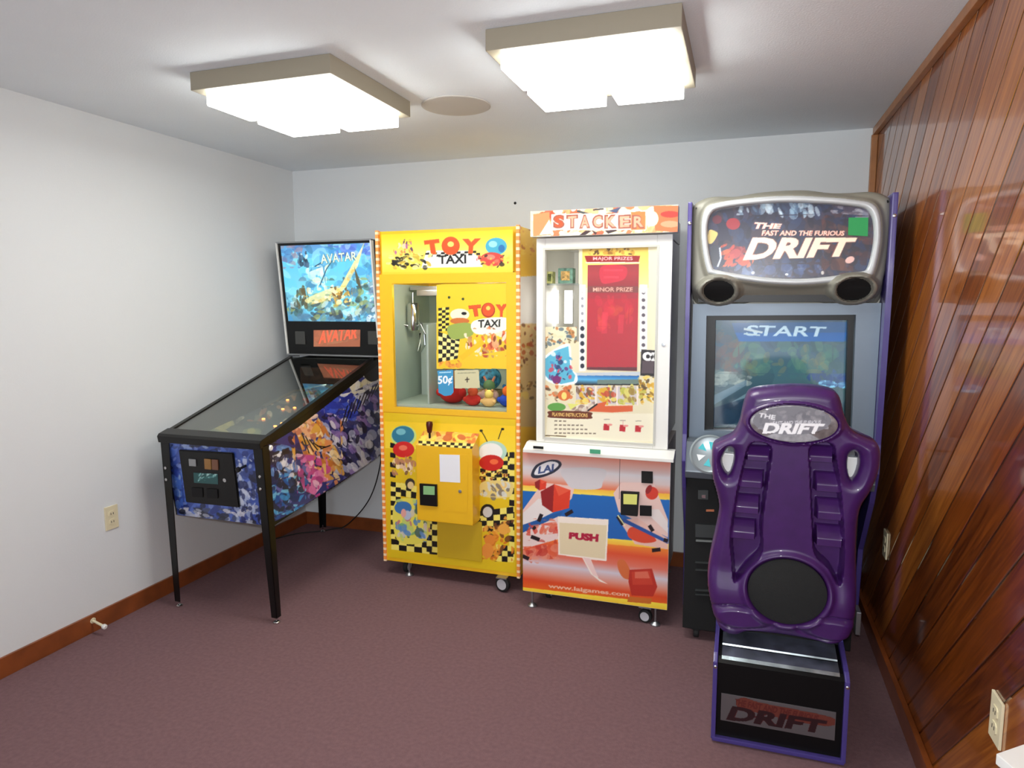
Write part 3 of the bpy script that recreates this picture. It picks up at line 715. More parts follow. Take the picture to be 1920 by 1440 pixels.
la.blobs([(744, 938), (802, 944), (800, 1010), (746, 1008)], [(120, 180, 120), (90, 140, 200), (220, 210, 190), (70, 100, 90), (200, 220, 120), (200, 120, 130)], 80, 3, 10, 54, 0.85, (1.2, 0.5))
la.ell(756, 952, 16, 12, (60, 120, 180)); la.ell(764, 966, 7, 9, (190, 200, 220)); la.ell(757, 962, 5, 8, (235, 170, 160))
la.ell(757, 818, 24, 20, (200, 224, 130)); la.ell(756, 816, 21, 17, (50, 124, 150)); la.ell(752, 810, 9, 6, (120, 190, 200))
la.ell(757, 843, 20, 15, (214, 40, 34)); la.ell(756, 840, 8, 5, (240, 120, 90))
la.blobs([(738, 858), (776, 862), (774, 888), (740, 885)], [(235, 200, 170), (120, 80, 60), (250, 230, 190), (190, 130, 100)], 30, 3, 8, 55, 0.9, (1.4, 0.3))
la.ell(769, 906, 9, 9, (60, 50, 40)); la.ell(770, 910, 6, 7, (236, 210, 150))
la.checker([(900, 850), (962, 848), (962, 905), (900, 900)], 6, 7, Yl, K)
la.checker([(955, 848), (964, 848), (964, 1050), (954, 1048)], 1, 18, Yl, K)
la.checker([(900, 958), (962, 950), (962, 1000), (900, 995)], 5, 4, Yl, K)
la.checker([(930, 1020), (962, 1024), (962, 1054), (930, 1052)], 3, 3, K, Yl)
la.line([(914, 830), (908, 818), (902, 808)], 1.6, K); la.line([(934, 824), (938, 812), (941, 804)], 1.6, K)
la.ell(902, 808, 3, 2.4, K); la.ell(942, 805, 3, 2.4, K)
la.ell(923, 847, 27, 20, (186, 220, 200)); la.ell(920, 848, 22, 17, (246, 246, 240)); la.ell(921, 868, 23, 15, (204, 34, 24)); la.ell(926, 866, 8, 5, (240, 110, 60))
la.blobs([(900, 884), (948, 884), (946, 902), (902, 902)], [(150, 70, 30), (230, 170, 60), (250, 230, 160), K], 24, 2, 6, 56, 0.9)
la.poly([(904, 904), (958, 904), (954, 932), (906, 930)], (238, 214, 130), smooth=True)
la.blobs([(904, 904), (958, 904), (954, 932), (906, 930)], [(220, 220, 210), (130, 120, 110), (240, 200, 120)], 24, 3, 8, 57, 0.9, (1.0, 0.3))
la.ell(914, 958, 13, 13, K); la.ell(914, 960, 9, 10, (215, 212, 205))
la.blobs([(905, 985), (955, 975), (958, 1010), (930, 1050), (904, 1048)], [(236, 150, 40), (244, 170, 60), (220, 120, 30), (120, 70, 30)], 70, 3, 10, 58, 0.9)
la.ell(944, 992, 11, 10, (240, 170, 70)); la.ell(918, 1012, 10, 10, (236, 140, 50)); la.ell(914, 1032, 11, 14, (240, 150, 60))
for k in range(4): la.poly([(802+k*28, 965+k*2), (817+k*28, 966+k*2), (817+k*28, 972+k*2), (802+k*28, 971+k*2)], K)
la.build('front_artwork', m_art, tx)
# right side sheet seen in the gap
sd_ = Art((X1+0.0012, YF+0.02, Z0+0.02), (0, 0.6, 0), (0, 0, 1.84), 0.005, (248, 196, 60), 0)
sd_.poly([(970, 415), (1040, 415), (1040, 1110), (970, 1110)], (246, 196, 60)); sd_.keep = False
sd_.blobs([(970, 425), (1020, 420), (1020, 478), (970, 480)], [(220, 130, 40), (190, 100, 30), (250, 210, 90)], 30, 2, 6, 59, 0.8)
sd_.poly([(970, 520), (1030, 516), (1030, 606), (970, 608)], (236, 232, 226)); sd_.poly([(970, 608), (1030, 606), (1030, 800), (970, 800)], (222, 190, 130))  # off-white patch is the side pane's white glare painted into the sheet
sd_.blobs([(970, 606), (1030, 606), (1030, 690), (970, 690)], [(190, 90, 40), (120, 70, 40), (240, 210, 150), (200, 160, 60)], 60, 2, 6, 591, 0.8)
sd_.blobs([(970, 715), (1030, 715), (1030, 750), (970, 750)], [(150, 100, 40), (110, 80, 30), (240, 210, 110)], 26, 2, 6, 592, 0.8)
sd_.build('side_artwork', m_art, tx)
# opaque print on the right part of the window
wa = Art((wx0, YF+0.004, wz0), (wx1-wx0, 0, 0), (0, 0, wz1-wz0), 0.0026, (250, 214, 50), 0)
wa.poly([(818, 533), (955, 530), (955, 692), (818, 692)], (236, 198, 40))
wa.checker([(822, 578), (842, 576), (842, 620), (822, 622)], 3, 9, (250, 224, 90), K)
wa.checker([(822, 622), (862, 635), (858, 672), (822, 680)], 5, 7, (250, 236, 150), K)
wa.ell(862, 590, 18, 11, (236, 228, 200)); wa.ell(870, 588, 5, 3, K)
wa.ell(862, 602, 18, 6, (200, 110, 50)); wa.poly([(840, 612), (880, 606), (886, 628), (848, 636)], (150, 168, 80), smooth=True)
wa.text('T', [(879, 574), (900, 572), (902, 592), (884, 594)], R, (160, 50, 20), 0.03, 0.06)
wa.ell(915, 582, 13, 14, (170, 50, 20)); wa.ell(915, 581, 11, 12, R); wa.ell(915, 578, 4, 4, (250, 200, 90))
wa.text('Y', [(930, 572), (950, 571), (947, 594), (932, 595)], R, (160, 50, 20), 0.03, 0.06)
wa.poly([(888, 602), (948, 596), (944, 622), (892, 626)], (248, 244, 224), smooth=True)
wa.text('TAXI', [(896, 600), (938, 599), (937, 613), (896, 615)], (20, 18, 16), None, 0, 0.03)
wa.blobs([(875, 632), (955, 618), (958, 655), (900, 665), (878, 655)], [(226, 110, 60), (250, 226, 200), (120, 60, 30), (180, 70, 40), (240, 170, 120), (200, 150, 90)], 90, 3, 8, 60, 0.9, (1.4, 0.4))
wa.line([(864, 672), (906, 640)], 10, (240, 190, 30)); wa.blobs([(822, 676), (862, 676), (862, 690), (822, 690)], [(220, 130, 50), (240, 160, 60)], 14, 3, 7, 61)
for q in ((842, 558), (868, 561), (956, 573)): wa.ell(q[0], q[1], 2.5, 2.5, (40, 60, 30))
wa.build('window_print', m_art, tx)
st = Art((1.33, YF-0.005, 1.06), (0.26, 0, 0), (0, 0, 0.15), 0.0022, (60, 150, 200), 0)
st.poly([(820, 695), (850, 693), (851, 735), (846, 741), (834, 743), (822, 736)], (60, 148, 196))
st.text('50¢', [(821, 705), (849, 704), (848, 722), (821, 724)], (245, 250, 252), None, 0, 0.03); st.line([(824, 699), (846, 698)], 2, (180, 220, 235))
st.build('price_sticker', m_art, tx)
st = Art((1.42, YF-0.005, 1.06), (0.2, 0, 0), (0, 0, 0.16), 0.0025, (200, 190, 140), 0)
st.poly([(852, 694), (898, 693), (900, 728), (852, 729)], (206, 200, 160)); st.line([(872, 712), (880, 711)], 2, (60, 50, 40)); st.line([(876, 707), (876, 717)], 2, (60, 50, 40)); st.line([(858, 700), (892, 699)], 1.5, (150, 150, 120))
st.build('notice_card', m_art, tx)
# claw and gantry
MB().box(X0+0.05, X1-0.08, -0.37, -0.34, 1.635, 1.655).box(1.13, 1.30, -0.45, -0.28, 1.60, 1.633, 0.004).build('gantry', m_steel, tx)
cx_ = float(hitp(775, 600, (0, -0.38, 0), (0, 1, 0))[0])
cl = MB().tube([(cx_, -0.38, 1.62), (cx_, -0.38, 1.54)], 0.006).lathe([(0.028, 0.16), (0.036, 0.15), (0.036, 0.02), (0.03, 0), (0, 0)], (cx_, -0.38, 1.40), (0, 0, 1), 20).build('claw', m_chrome, tx, True)
for k in range(3):
    a = math.radians(95+120*k); c_, s_ = math.cos(a), math.sin(a)
    MB().tube([(cx_+c_*r, -0.38+s_*r, z) for r, z in ((0.02, 1.42), (0.075, 1.44), (0.105, 1.38), (0.10, 1.32), (0.06, 1.27))], [0.006, 0.006, 0.006, 0.008, 0.004], 8).build('prong', m_chrome, cl, True)
MB().box(X0+0.05, 1.26, -0.24, -0.22, 0.999, 1.44).box(1.26, 1.27, -0.6, -0.22, 0.999, 1.44).build('prize_chute', mat('clear_chute', (170, 182, 172), 0.25, coat=0.3), tx)
MB().box(X0+0.032, X1-0.042, YF+0.03, -0.072, 0.984, 0.998).build('prize_floor', m_int, tx)
# coin box
bxf = YF-0.105
cb = MB().prism([(YF-0.002, 0.385), (bxf, 0.385), (bxf, 0.80), (YF-0.002, 0.862)], 0, 1.262, 1.588, 0.004).build('coin_box', m_yellow, tx)
ca = Art((1.262, bxf-0.001, 0.803), (0.326, 0, 0), (0, 0.105, 0.062), 0.0025, (240, 186, 70))
ca.V = np.array([0, 0.104, 0.0615]); ca.O = np.array([1.262, bxf+0.0, 0.8015])
ca.n = np.cross(ca.U, ca.V); ca.lv = np.linalg.norm(ca.V)
ca.blobs([(780, 800), (905, 800), (905, 842), (780, 842)], [(214, 110, 50), (240, 200, 120), (190, 80, 40), (250, 220, 90)], 60, 4, 10, 62, 0.8)
ca.checker([(785, 826), (890, 832), (888, 842), (785, 836)], 14, 2, (250, 226, 120), (40, 26, 14))
ca.build('control_panel_print', m_art, cb)
def onp(x, y, Y): return hitp(x, y, (0, Y, 0), (0, 1, 0))
p = onp(806, 822, YF-0.05)
js = MB().tube([(p[0], YF-0.05, 0.825), (p[0], YF-0.052, 0.865)], 0.006).build('joystick', m_blackm, cb, True)
MB().lathe([(0.011, 0), (0.014, 0.01), (0.019, 0.045), (0.016, 0.06), (0, 0.064)], (p[0], YF-0.052, 0.862), (0, 0, 1), 18).build('knob', mat('dark_red_knob', (74, 18, 14), 0.3), js, True)
def card(name, quad, Y, m, par, h=0.002):
    """flat plate on a front plane; quad TL, TR, BR, BL"""
    q = [onp(x, y, Y) for x, y in quad]
    return MB().prism([(a[0], a[2]) for a in q], 1, Y-h, Y+0.0005).build(name, m, par)
card('paper_notice', [(824, 852), (862, 853), (863, 905), (825, 903)], bxf-0.0015, mat('white_paper', (236, 236, 240), 0.7), cb, 0.0008)
bl = card('bill_slot', [(788, 906), (820, 908), (821, 949), (789, 946)], bxf-0.001, m_blackm, cb, 0.01)
card('bill_slot_window', [(794, 911), (815, 912), (815, 928), (794, 927)], bxf-0.012, mat('pale_green_window', (140, 190, 130), 0.3), bl, 0.002)
door = card('cash_door', [(832, 850), (878, 853), (876, 962), (832, 958)], bxf-0.0005, m_yellow, cb, 0.001)
p = onp(863, 921, bxf); MB().lathe([(0.009, 0), (0.009, 0.005), (0, 0.006)], (p[0], bxf-0.0005, p[2]), (0, -1, 0), 14).build('lock', m_steel, cb, True)
MB().box(1.335, 1.60, YF-0.008, YF-0.001, 0.15, 0.375, 0.003).build('prize_door', mat('mustard_door', (206, 170, 22), 0.5), tx)
# casters
def caster(par, x, y, zt, r=0.036, ax=(1, 0, 0)):
    c_ = MB().box(x-0.03, x+0.03, y-0.03, y+0.03, zt-0.006, zt).box(x-0.022, x-0.018, y+0.018, y+0.026, r*0.9, zt-0.006).box(x+0.018, x+0.022, y+0.018, y+0.026, r*0.9, zt-0.006).box(x-0.022, x+0.022, y+0.018, y+0.026, r*0.8, r*1.1).build('caster', m_steel, par)
    MB().lathe([(r*0.4, -0.014), (r*0.85, -0.014), (r, -0.009), (r, 0.009), (r*0.85, 0.014), (r*0.4, 0.014)], (x, y, r+0.0005), ax, 28).build('tyre', m_rubber, c_, True)
    MB().lathe([(0.006, -0.0155), (r*0.68, -0.0155), (r*0.68, 0.0155), (0.006, 0.0155)], (x, y, r+0.0005), ax, 24).build('wheel_hub', mat('pale_grey_hub', (196, 196, 200), 0.4), c_, True)
def leveler(par, x, y, zt):
    MB().tube([(x, y, 0.01), (x, y, zt)], 0.006).lathe([(0.024, 0), (0.024, 0.006), (0.010, 0.018), (0, 0.018)], (x, y, 0.0005), (0, 0, 1), 20).build('leveler', m_steel, par, True)
# unseen glowing tube added to brighten the crane's interior
MB().tube([(1.15, -0.58, 1.69), (1.65, -0.58, 1.69)], 0.010, 10).build('added_lamp_tube', mat('added_crane_tube', (255, 250, 240), 0.4, emit=40.0), tx, True)
for x, y, r, ax in ((1.10, -0.58, 0.034, (1, 0, 0)), (1.722, -0.665, 0.043, (0.25, 1, 0)), (1.10, -0.10, 0.034, (1, 0, 0)), (1.725, -0.10, 0.036, (1, 0, 0))): caster(tx, x, y, Z0 if y > -0.6 else 0.0875, r, ax)
leveler(tx, 1.135, -0.62, Z0)
# plush prizes
def plush(name, label, x, y, r, body, head, ear, kind):
    z = 0.9981
    t = thing(name, label, 'plush toy', (x, y, z), 'plush prizes inside the crane machine')
    mk = lambda n, c: mat(n, c, 0.9, bump=0.6, bscale=300)
    MB().ball((x, y, z+r*0.72), r, (1, 0.9, 0.72)).build('body', mk(name+'_fur', body), t, True)
    MB().ball((x+r*0.1, y-r*0.25, z+r*1.75), r*0.62).build('head', mk(name+'_head', head), t, True)
    for s_ in (-1, 1):
        if kind == 0: MB().ball((x+r*0.1+s_*r*0.45, y-r*0.2, z+r*2.25), r*0.22).build('ear', mk('ear_fur', ear), t, True)
        else: MB().tube([(x+r*0.1+s_*r*0.3, y-r*0.2, z+r*2.1), (x+r*0.1+s_*r*0.6, y-r*0.2, z+r*2.7)], [r*0.16, r*0.1]).build('ear', mk('ear_fur', ear), t, True)
        MB().ball((x+s_*r*0.85, y-r*0.35, z+r*0.8), r*0.3, (1, 1, 1)).build('arm', mk('arm_fur', body), t, True)
def at_y(px, py, Y): q = onp(px, py, Y); return q[0], q[2]
plush('plush_toy', 'red and brown plush at the left end of the prize heap in the crane', 1.37, -0.50, 0.078, (190, 34, 26), (160, 100, 36), (120, 70, 30), 0)
plush('plush_toy', 'red plush with small horns, second from left in the crane prize heap', 1.515, -0.56, 0.046, (206, 50, 40), (214, 90, 50), (180, 40, 30), 1)
plush('plush_toy', 'beige and yellow plush at the front middle of the crane prize heap', 1.615, -0.575, 0.040, (232, 190, 120), (240, 214, 110), (190, 140, 80), 0)
plush('plush_toy', 'pale pink plush with green head and horns at the back of the crane prize heap', 1.555, -0.41, 0.055, (232, 190, 180), (120, 160, 110), (230, 150, 120), 1)
plush('plush_toy', 'blue and orange plush at the right end of the crane prize heap', 1.712, -0.54, 0.050, (30, 70, 180), (234, 110, 40), (40, 110, 160), 0)
q = at_y(921, 706, -0.27)
o = MB().ball((q[0]-0.01, -0.27, q[1]-0.01), 0.070).build('spotted_ball', mat('blue_dotted_ball', (60, 140, 180), 0.5, noise=0.9, nscale=40), None, True)
zt_ = q[1]-0.01-0.068
o2 = MB().box(q[0]-0.07, q[0]+0.05, -0.325, -0.21, 0.9985, zt_, 0.003).build('gift_carton', mat('tan_carton', (196, 160, 110), 0.7))
tag(o2, 'tan carton under the blue dotted ball at the back of the crane', 'box')
tag(o, 'round ball with pale blue dots above the plush toys in the crane', 'ball')

# ================================================================== BLOCK-STACKING PRIZE MACHINE
sk = thing('prize_machine', 'tall prize machine with white-framed window and red and blue block artwork below', 'prize machine', (2.26, -0.42, 0))
m_wf = mat('white_frame', (236, 234, 226), 0.35, coat=0.2)
MB().box(1.90, 2.565, -0.80, -0.04, 0.088, 0.825).build('lower_cabinet', mat('coral_cabinet', (226, 214, 206), 0.5), sk)
MB().box(1.885, 2.372, -0.822, -0.801, 0.092, 0.822, 0.003).box(2.375, 2.612, -0.822, -0.801, 0.092, 0.822, 0.003).build('front_door', m_wf, sk)
MB().prism([(-0.865, 0.826), (-0.865, 0.842), (-0.80, 0.868), (-0.76, 0.868), (-0.76, 0.826)], 0, 1.90, 2.628, 0.003).build('ledge', m_wf, sk)
# upper cabinet: hollow
ux0, ux1, uz0, uz1 = 1.948, 2.605, 0.869, 1.868
mb = MB()
mb.box(ux0, ux0+0.015, -0.76, -0.05, uz0, uz1).box(ux1-0.078, ux1-0.045, -0.76, -0.05, uz0, uz1).box(ux0+0.0151, ux1-0.0781, -0.07, -0.05, uz0, uz1).box(ux0+0.0151, ux1-0.0781, -0.76, -0.071, uz1-0.02, uz1).box(ux0+0.0151, ux1-0.0781, -0.76, -0.071, uz0, uz0+0.02)
mb.build('upper_cabinet', m_wf, sk)
gx0, gx1, gz0, gz1 = 1.992, 2.524, 0.895, 1.812
mb = MB()
mb.box(ux0, gx0, -0.795, -0.761, uz0, uz1, 0.003).box(gx1, ux1-0.012, -0.795, -0.761, uz0, uz1, 0.003).box(gx0, gx1, -0.795, -0.761, uz0, gz0, 0.003).box(gx0, gx1, -0.795, -0.761, gz1, uz1, 0.003)
df = mb.build('window_door', m_wf, sk)
MB().box(gx0-0.010, gx0, -0.799, -0.7955, gz0-0.01, gz1+0.01).box(gx1, gx1+0.010, -0.799, -0.7955, gz0-0.01, gz1+0.01).box(gx0, gx1, -0.799, -0.7955, gz0-0.01, gz0).box(gx0, gx1, -0.799, -0.7955, gz1, gz1+0.01).build('window_bead', mat('grey_bead', (196, 194, 184), 0.4), df)
p = hitp(1244, 646, (0, -0.796, 0), (0, 1, 0)); MB().lathe([(0.009, 0), (0.009, 0.004), (0, 0.005)], (p[0], -0.7955, p[2]), (0, -1, 0), 14).build('lock', m_steel, df, True)
MB().box(gx0+0.0002, gx1-0.0002, -0.7905, -0.788, gz0+0.0002, gz1-0.0002).build('window_glass', m_glass2, sk)
wa = Art((gx0, -0.783, gz0), (gx1-gx0, 0, 0), (0, 0, gz1-gz0), 0.0025, (232, 222, 188), 0)
full = [(1016, 455), (1236, 450), (1232, 845), (1012, 835)]
wa.poly([(1085, 455), (1236, 450), (1232, 845), (1012, 835), (1016, 640), (1085, 640)], (230, 220, 186)); wa.keep = True
wa.poly([(1016, 455), (1085, 455), (1085, 470), (1016, 472)], (190, 178, 130))
wa.grad([(1092, 458), (1215, 456), (1216, 540), (1092, 540)], [(0, (206, 166, 66)), (0.3, (238, 206, 96)), (1, (236, 214, 150))])
wa.blobs([(1105, 466), (1192, 466), (1192, 478), (1105, 478)], [(150, 100, 24), (240, 200, 80), (200, 150, 50), (90, 60, 20)], 50, 2, 6, 71, 0.9)

wa.poly([(1096, 480), (1200, 480), (1197, 492), (1100, 492)], (150, 30, 30)); wa.text('MAJOR PRIZES', [(1112, 482), (1186, 482), (1186, 490), (1112, 490)], (250, 190, 190))
wa.line([(1098, 493), (1199, 493)], 2.5, (248, 226, 190))
wa.poly([(1086, 534), (1098, 534), (1098, 696), (1086, 696)], (244, 240, 232)); wa.poly([(1199, 534), (1213, 534), (1213, 660), (1199, 660)], (244, 240, 232))
for k in range(11):
    if k > 4: wa.ell(1092, 546+k*14, 4, 4.5, (40, 44, 60))
    else: wa.ell(1092, 546+k*14, 2.5, 3, (150, 150, 160))
    if k < 8: wa.ell(1206, 549+k*14, 3.5, 3.5, (90, 80, 90))
wa.poly([(1088, 538), (1096, 534), (1098, 548), (1090, 548)], (240, 238, 230)); wa.poly([(1200, 536), (1210, 538), (1208, 550), (1200, 548)], (240, 238, 230))
wa.poly([(1080, 699), (1200, 697), (1200, 703), (1080, 704)], (196, 204, 212)); wa.grad([(1078, 704), (1198, 704), (1198, 722), (1078, 722)], [(0, (40, 110, 180)), (0.5, (90, 180, 225)), (1, (50, 60, 70))])
wa.poly([(1120, 712), (1198, 711), (1198, 720), (1120, 720)], (110, 130, 120)); wa.line([(1080, 721), (1198, 721)], 2.5, (30, 30, 36))
# left lower stickers
wa.blobs([(1017, 612), (1082, 612), (1082, 650), (1017, 650)], [(226, 214, 170), (120, 100, 60), (190, 120, 60), (90, 110, 120), (232, 222, 190)], 60, 2, 7, 72, 0.8)
wa.poly([(1018, 674), (1040, 655), (1068, 646), (1072, 690), (1082, 702), (1080, 718), (1052, 722), (1028, 715), (1017, 700)], (240, 250, 250), smooth=True)
wa.poly([(1019, 676), (1040, 658), (1066, 649), (1070, 690), (1079, 704), (1076, 715), (1052, 720), (1030, 712), (1018, 698)], (92, 180, 208))
wa.blobs([(1030, 660), (1072, 660), (1072, 712), (1030, 712)], [(40, 60, 110), (210, 70, 90), (230, 240, 245), (110, 50, 120), (70, 150, 200)], 36, 2, 6, 73, 0.85)
wa.ell(1044, 712, 8, 8, (120, 40, 110))
wa.blobs([(1018, 722), (1076, 722), (1076, 752), (1018, 752)], [(180, 150, 110), (214, 110, 50), (230, 220, 190), (90, 70, 50)], 40, 2, 8, 74, 0.8); wa.ell(1058, 741, 12, 10, (214, 110, 50)); wa.ell(1058, 742, 5, 7, (250, 220, 120))
for k, q in enumerate((1080, 1120, 1158)):
    wa.poly([(q, 724), (q+35, 724), (q+35, 758), (q, 757)], (206, 196, 196)); wa.blobs([(q+4, 726), (q+31, 726), (q+31, 755), (q+4, 754)], [(220, 170, 40), (200, 80, 50), (240, 220, 110), (120, 90, 60)] if k < 2 else [(190, 190, 70), (220, 210, 110), (160, 130, 60)], 30, 3, 8, 75+k, 0.9, (1.0, 0.5)); wa.line([(q+37, 724), (q+37, 760)], 2, (246, 226, 226))
wa.blobs([(1060, 758), (1112, 758), (1112, 772), (1060, 772)], [(220, 200, 180), (150, 120, 110), (235, 226, 210)], 24, 3, 8, 79, 0.8)
wa.ell(1044, 763, 17, 8, (96, 160, 70)); wa.poly([(1070, 768), (1085, 758), (1064, 756)], (226, 226, 120))
wa.poly([(1104, 771), (1118, 757), (1138, 752), (1134, 761), (1186, 760), (1186, 771), (1150, 773)], (216, 96, 50)); wa.line([(1102, 770), (1120, 757)], 3, (30, 20, 20))
# right black sticker and instructions
wa.poly([(1202, 655), (1229, 657), (1228, 706), (1200, 704)], (28, 22, 24)); wa.poly([(1204, 676), (1226, 677), (1225, 700), (1202, 700)], (84, 68, 74))
wa.text('α', [(1205, 660), (1227, 661), (1227, 677), (1205, 676)], (248, 246, 244), None, 0, 0.05)
wa.blobs([(1197, 706), (1229, 706), (1229, 756), (1197, 756)], [(220, 170, 50), (240, 210, 100), (150, 110, 30), (90, 70, 40), (200, 190, 80)], 60, 2, 7, 80, 0.9)
wa.poly([(1026, 786), (1034, 774), (1112, 775), (1228, 775), (1226, 828), (1030, 824), (1024, 815)], (240, 232, 206))
wa.poly([(1029, 777), (1034, 770), (1104, 772), (1109, 779), (1104, 785), (1034, 783)], (104, 44, 18), smooth=True); wa.text('PLAYING INSTRUCTIONS', [(1036, 773), (1102, 775), (1102, 782), (1036, 780)], (244, 206, 120))
for k, a in enumerate((24, 56, 68, 80)):
    for i_ in range(a//8): wa.line([(1040+i_*8, 789+k*7.5+i_*0.1), (1045.5+i_*8, 789+k*7.5+i_*0.1)], 2.4, (130, 116, 96))
for q in ((1137, 800), (1167, 802), (1196, 803)):
    wa.poly([(q[0]-5, q[1]-6), (q[0]+6, q[1]-5), (q[0]+5, q[1]+7), (q[0]-6, q[1]+6)], (190, 40, 50)); wa.ell(q[0]+6, q[1]-4, 5, 2, (230, 150, 140)); wa.line([(q[0]-5, q[1]-14), (q[0]+6, q[1]-14)], 1.5, (170, 160, 140))
wa.line([(1168, 787), (1168, 796)], 1.2, (210, 150, 150))
wa.line([(1022, 816), (1062, 818)], 2.2, (120, 100, 70))
wa.build('window_print', artmat('glowing_window_print', 0.14, 0.4, 0.1), sk)  # slight glow added to brighten the print, no backlight behind it
# red display
def quadz(name, x0, y0, x1, y1, Y, m, par, h=0.003):
    a = hitp(x0, y0, (0, Y, 0), (0, 1, 0)); b = hitp(x1, y1, (0, Y, 0), (0, 1, 0))
    return MB().box(a[0], b[0], Y-h, Y+0.0005, b[2], a[2]).build(name, m, par)
a = hitp(1100, 693, (0, -0.7855, 0), (0, 1, 0)); b = hitp(1198, 495, (0, -0.7855, 0), (0, 1, 0))
rd = Art((a[0], -0.7855, a[2]), (b[0]-a[0], 0, 0), (0, 0, b[2]-a[2]), 0.0025, (170, 10, 30))
rd.grad([(1095, 490), (1203, 490), (1203, 538), (1095, 538)], [(0, (140, 44, 44)), (0.5, (160, 40, 44)), (1, (140, 30, 36))])
rd.poly([(1128, 500), (1172, 500), (1172, 522), (1150, 530), (1128, 530)], (200, 34, 56), 0.8, smooth=True); rd.line([(1132, 507), (1168, 507)], 4, (214, 50, 66)); rd.line([(1132, 520), (1160, 520)], 4, (214, 50, 66))
rd.poly([(1098, 537), (1200, 537), (1200, 549), (1098, 549)], (120, 54, 48)); rd.text('MINOR PRIZE', [(1112, 539), (1186, 539), (1186, 547), (1112, 547)], (216, 160, 140), None, 0, 0.02)
rd.poly([(1098, 549), (1200, 549), (1200, 560), (1098, 560)], (156, 24, 36))
rd.blobs([(1118, 560), (1180, 560), (1176, 610), (1122, 612)], [(204, 24, 48), (214, 36, 50), (190, 16, 36), (196, 60, 30)], 30, 6, 16, 81, 0.4, (1.4, 0.5))
rd.poly([(1130, 585), (1140, 585), (1138, 625), (1128, 625)], (214, 40, 60), 0.5); rd.poly([(1160, 590), (1170, 590), (1168, 625), (1158, 625)], (214, 40, 60), 0.5)
rd.poly([(1098, 688), (1200, 688), (1200, 695), (1098, 695)], (90, 12, 22))
rd.build('red_display', artmat('red_display', 0.25, 0.25, 0.4), sk)
# inside: prize shelf; glowing tubes added to make the white glare in the window
m_tube = mat('added_lamp_tube', (255, 252, 246), 0.4, emit=6.0)
def at_y2(px, py, Y): q = hitp(px, py, (0, Y, 0), (0, 1, 0)); return float(q[0]), float(q[2])
for px_ in (1040, 1066):
    xa_, zt_ = at_y2(px_, 545, -0.5); zb_ = at_y2(px_, 606, -0.5)[1]
    MB().tube([(xa_, -0.5, zb_), (xa_, -0.5, zt_)], 0.021, 16).build('added_lamp_tube', m_tube, sk, True)
zs1, zs2 = at_y2(1050, 532, -0.66)[1], at_y2(1050, 648, -0.66)[1]
for z_ in (zs1, zs2): MB().box(1.9635, 2.219, -0.70, -0.60, z_-0.008, z_).build('prize_shelf', m_glass, sk)
MB().box(2.22, 2.226, -0.76, -0.075, uz0+0.021, uz1-0.021).build('partition', m_wf, sk)
rg = random.Random(9)
def prize_box(x, y, z, w, h, c1, c2, label):
    t = thing('prize_box', label, 'prize box', (x, y, z), 'boxed prizes in the left bay of the prize machine')
    MB().box(x-w/2, x+w/2, y-0.03, y+0.03, z, z+h, 0.003).build('carton', mat('carton', c1, 0.5, noise=0.5, nscale=50), t)
    MB().box(x-w*0.3, x+w*0.3, y-0.0315, y-0.0305, z+h*0.2, z+h*0.8).build('print', mat('carton_print', c2, 0.4, noise=0.7, nscale=70), t)
prize_box(1.985, -0.66, zs1+0.0005, 0.03, 0.06, (190, 190, 120), (90, 100, 50), 'small olive boxed prize on the upper shelf of the prize machine, at the left edge')
prize_box(at_y2(1066, 0, -0.66)[0], -0.66, zs1+0.0005, 0.075, 0.075, (110, 150, 130), (200, 160, 90), 'green boxed prize on the upper shelf, left of the red display')

# ledge bits
quadz('clip', 1000, 836, 1019, 842, -0.867, m_blackmat, sk)
quadz('green_badge', 1106, 842, 1126, 851, -0.867, mat('green_badge', (70, 160, 120), 0.4), sk)
k = Art((2.46, -0.8665, 0.826), (0.09, 0, 0), (0, 0, 0.016), 0.002, (30, 30, 30), 0); k.text('abc', [(1217, 848), (1236, 849), (1236, 857), (1217, 856)], (40, 40, 40), None, 0, 0.05); k.build('maker_plate', m_art, sk)
# header
m_head = artmat('header_print', 0.10, 0.3, 0.3)
HY = -0.845
MB().box(1.933, 2.618, HY+0.002, -0.78, 1.872, 1.990, 0.004).box(1.95, 2.565, -0.7795, -0.10, 1.872, 1.985).build('header_box', m_wf, sk)
ha = Art((1.933, HY, 1.872), (0.685, 0, 0), (0, 0, 0.118), 0.0024, (240, 214, 180))
hr = [(990, 385), (1285, 375), (1285, 450), (990, 450)]
ha.blobs(hr, [(216, 96, 50), (244, 226, 170), (250, 240, 220), (196, 70, 40), (236, 170, 110), (246, 250, 240)], 170, 4, 16, 82, 0.8, (-0.6, 0.7))
ha.poly([(1000, 402), (1030, 398), (1034, 440), (1000, 443)], (226, 140, 90)); ha.poly([(1012, 440), (1030, 412), (1038, 438)], (248, 244, 220))
ha.poly([(1225, 386), (1276, 386), (1276, 436), (1228, 432)], (214, 110, 60)); ha.ell(1256, 402, 18, 6, (190, 50, 36)); ha.ell(1256, 420, 18, 6, (230, 150, 110)); ha.ell(1222, 410, 12, 14, (246, 250, 200))
ha.poly([(1140, 396), (1165, 388), (1156, 400)], (70, 80, 110)); ha.line([(1082, 396), (1104, 402)], 4, (60, 70, 70)); ha.line([(1112, 394), (1132, 392)], 3, (60, 60, 60)); ha.line([(1192, 386), (1204, 385)], 3, (70, 60, 60))
ha.poly([(1084, 442), (1098, 432), (1110, 432), (1098, 440)], (60, 40, 40)); ha.poly([(1108, 430), (1120, 436), (1116, 440)], (70, 40, 40)); ha.poly([(1130, 428), (1164, 430), (1140, 438)], (60, 40, 40))
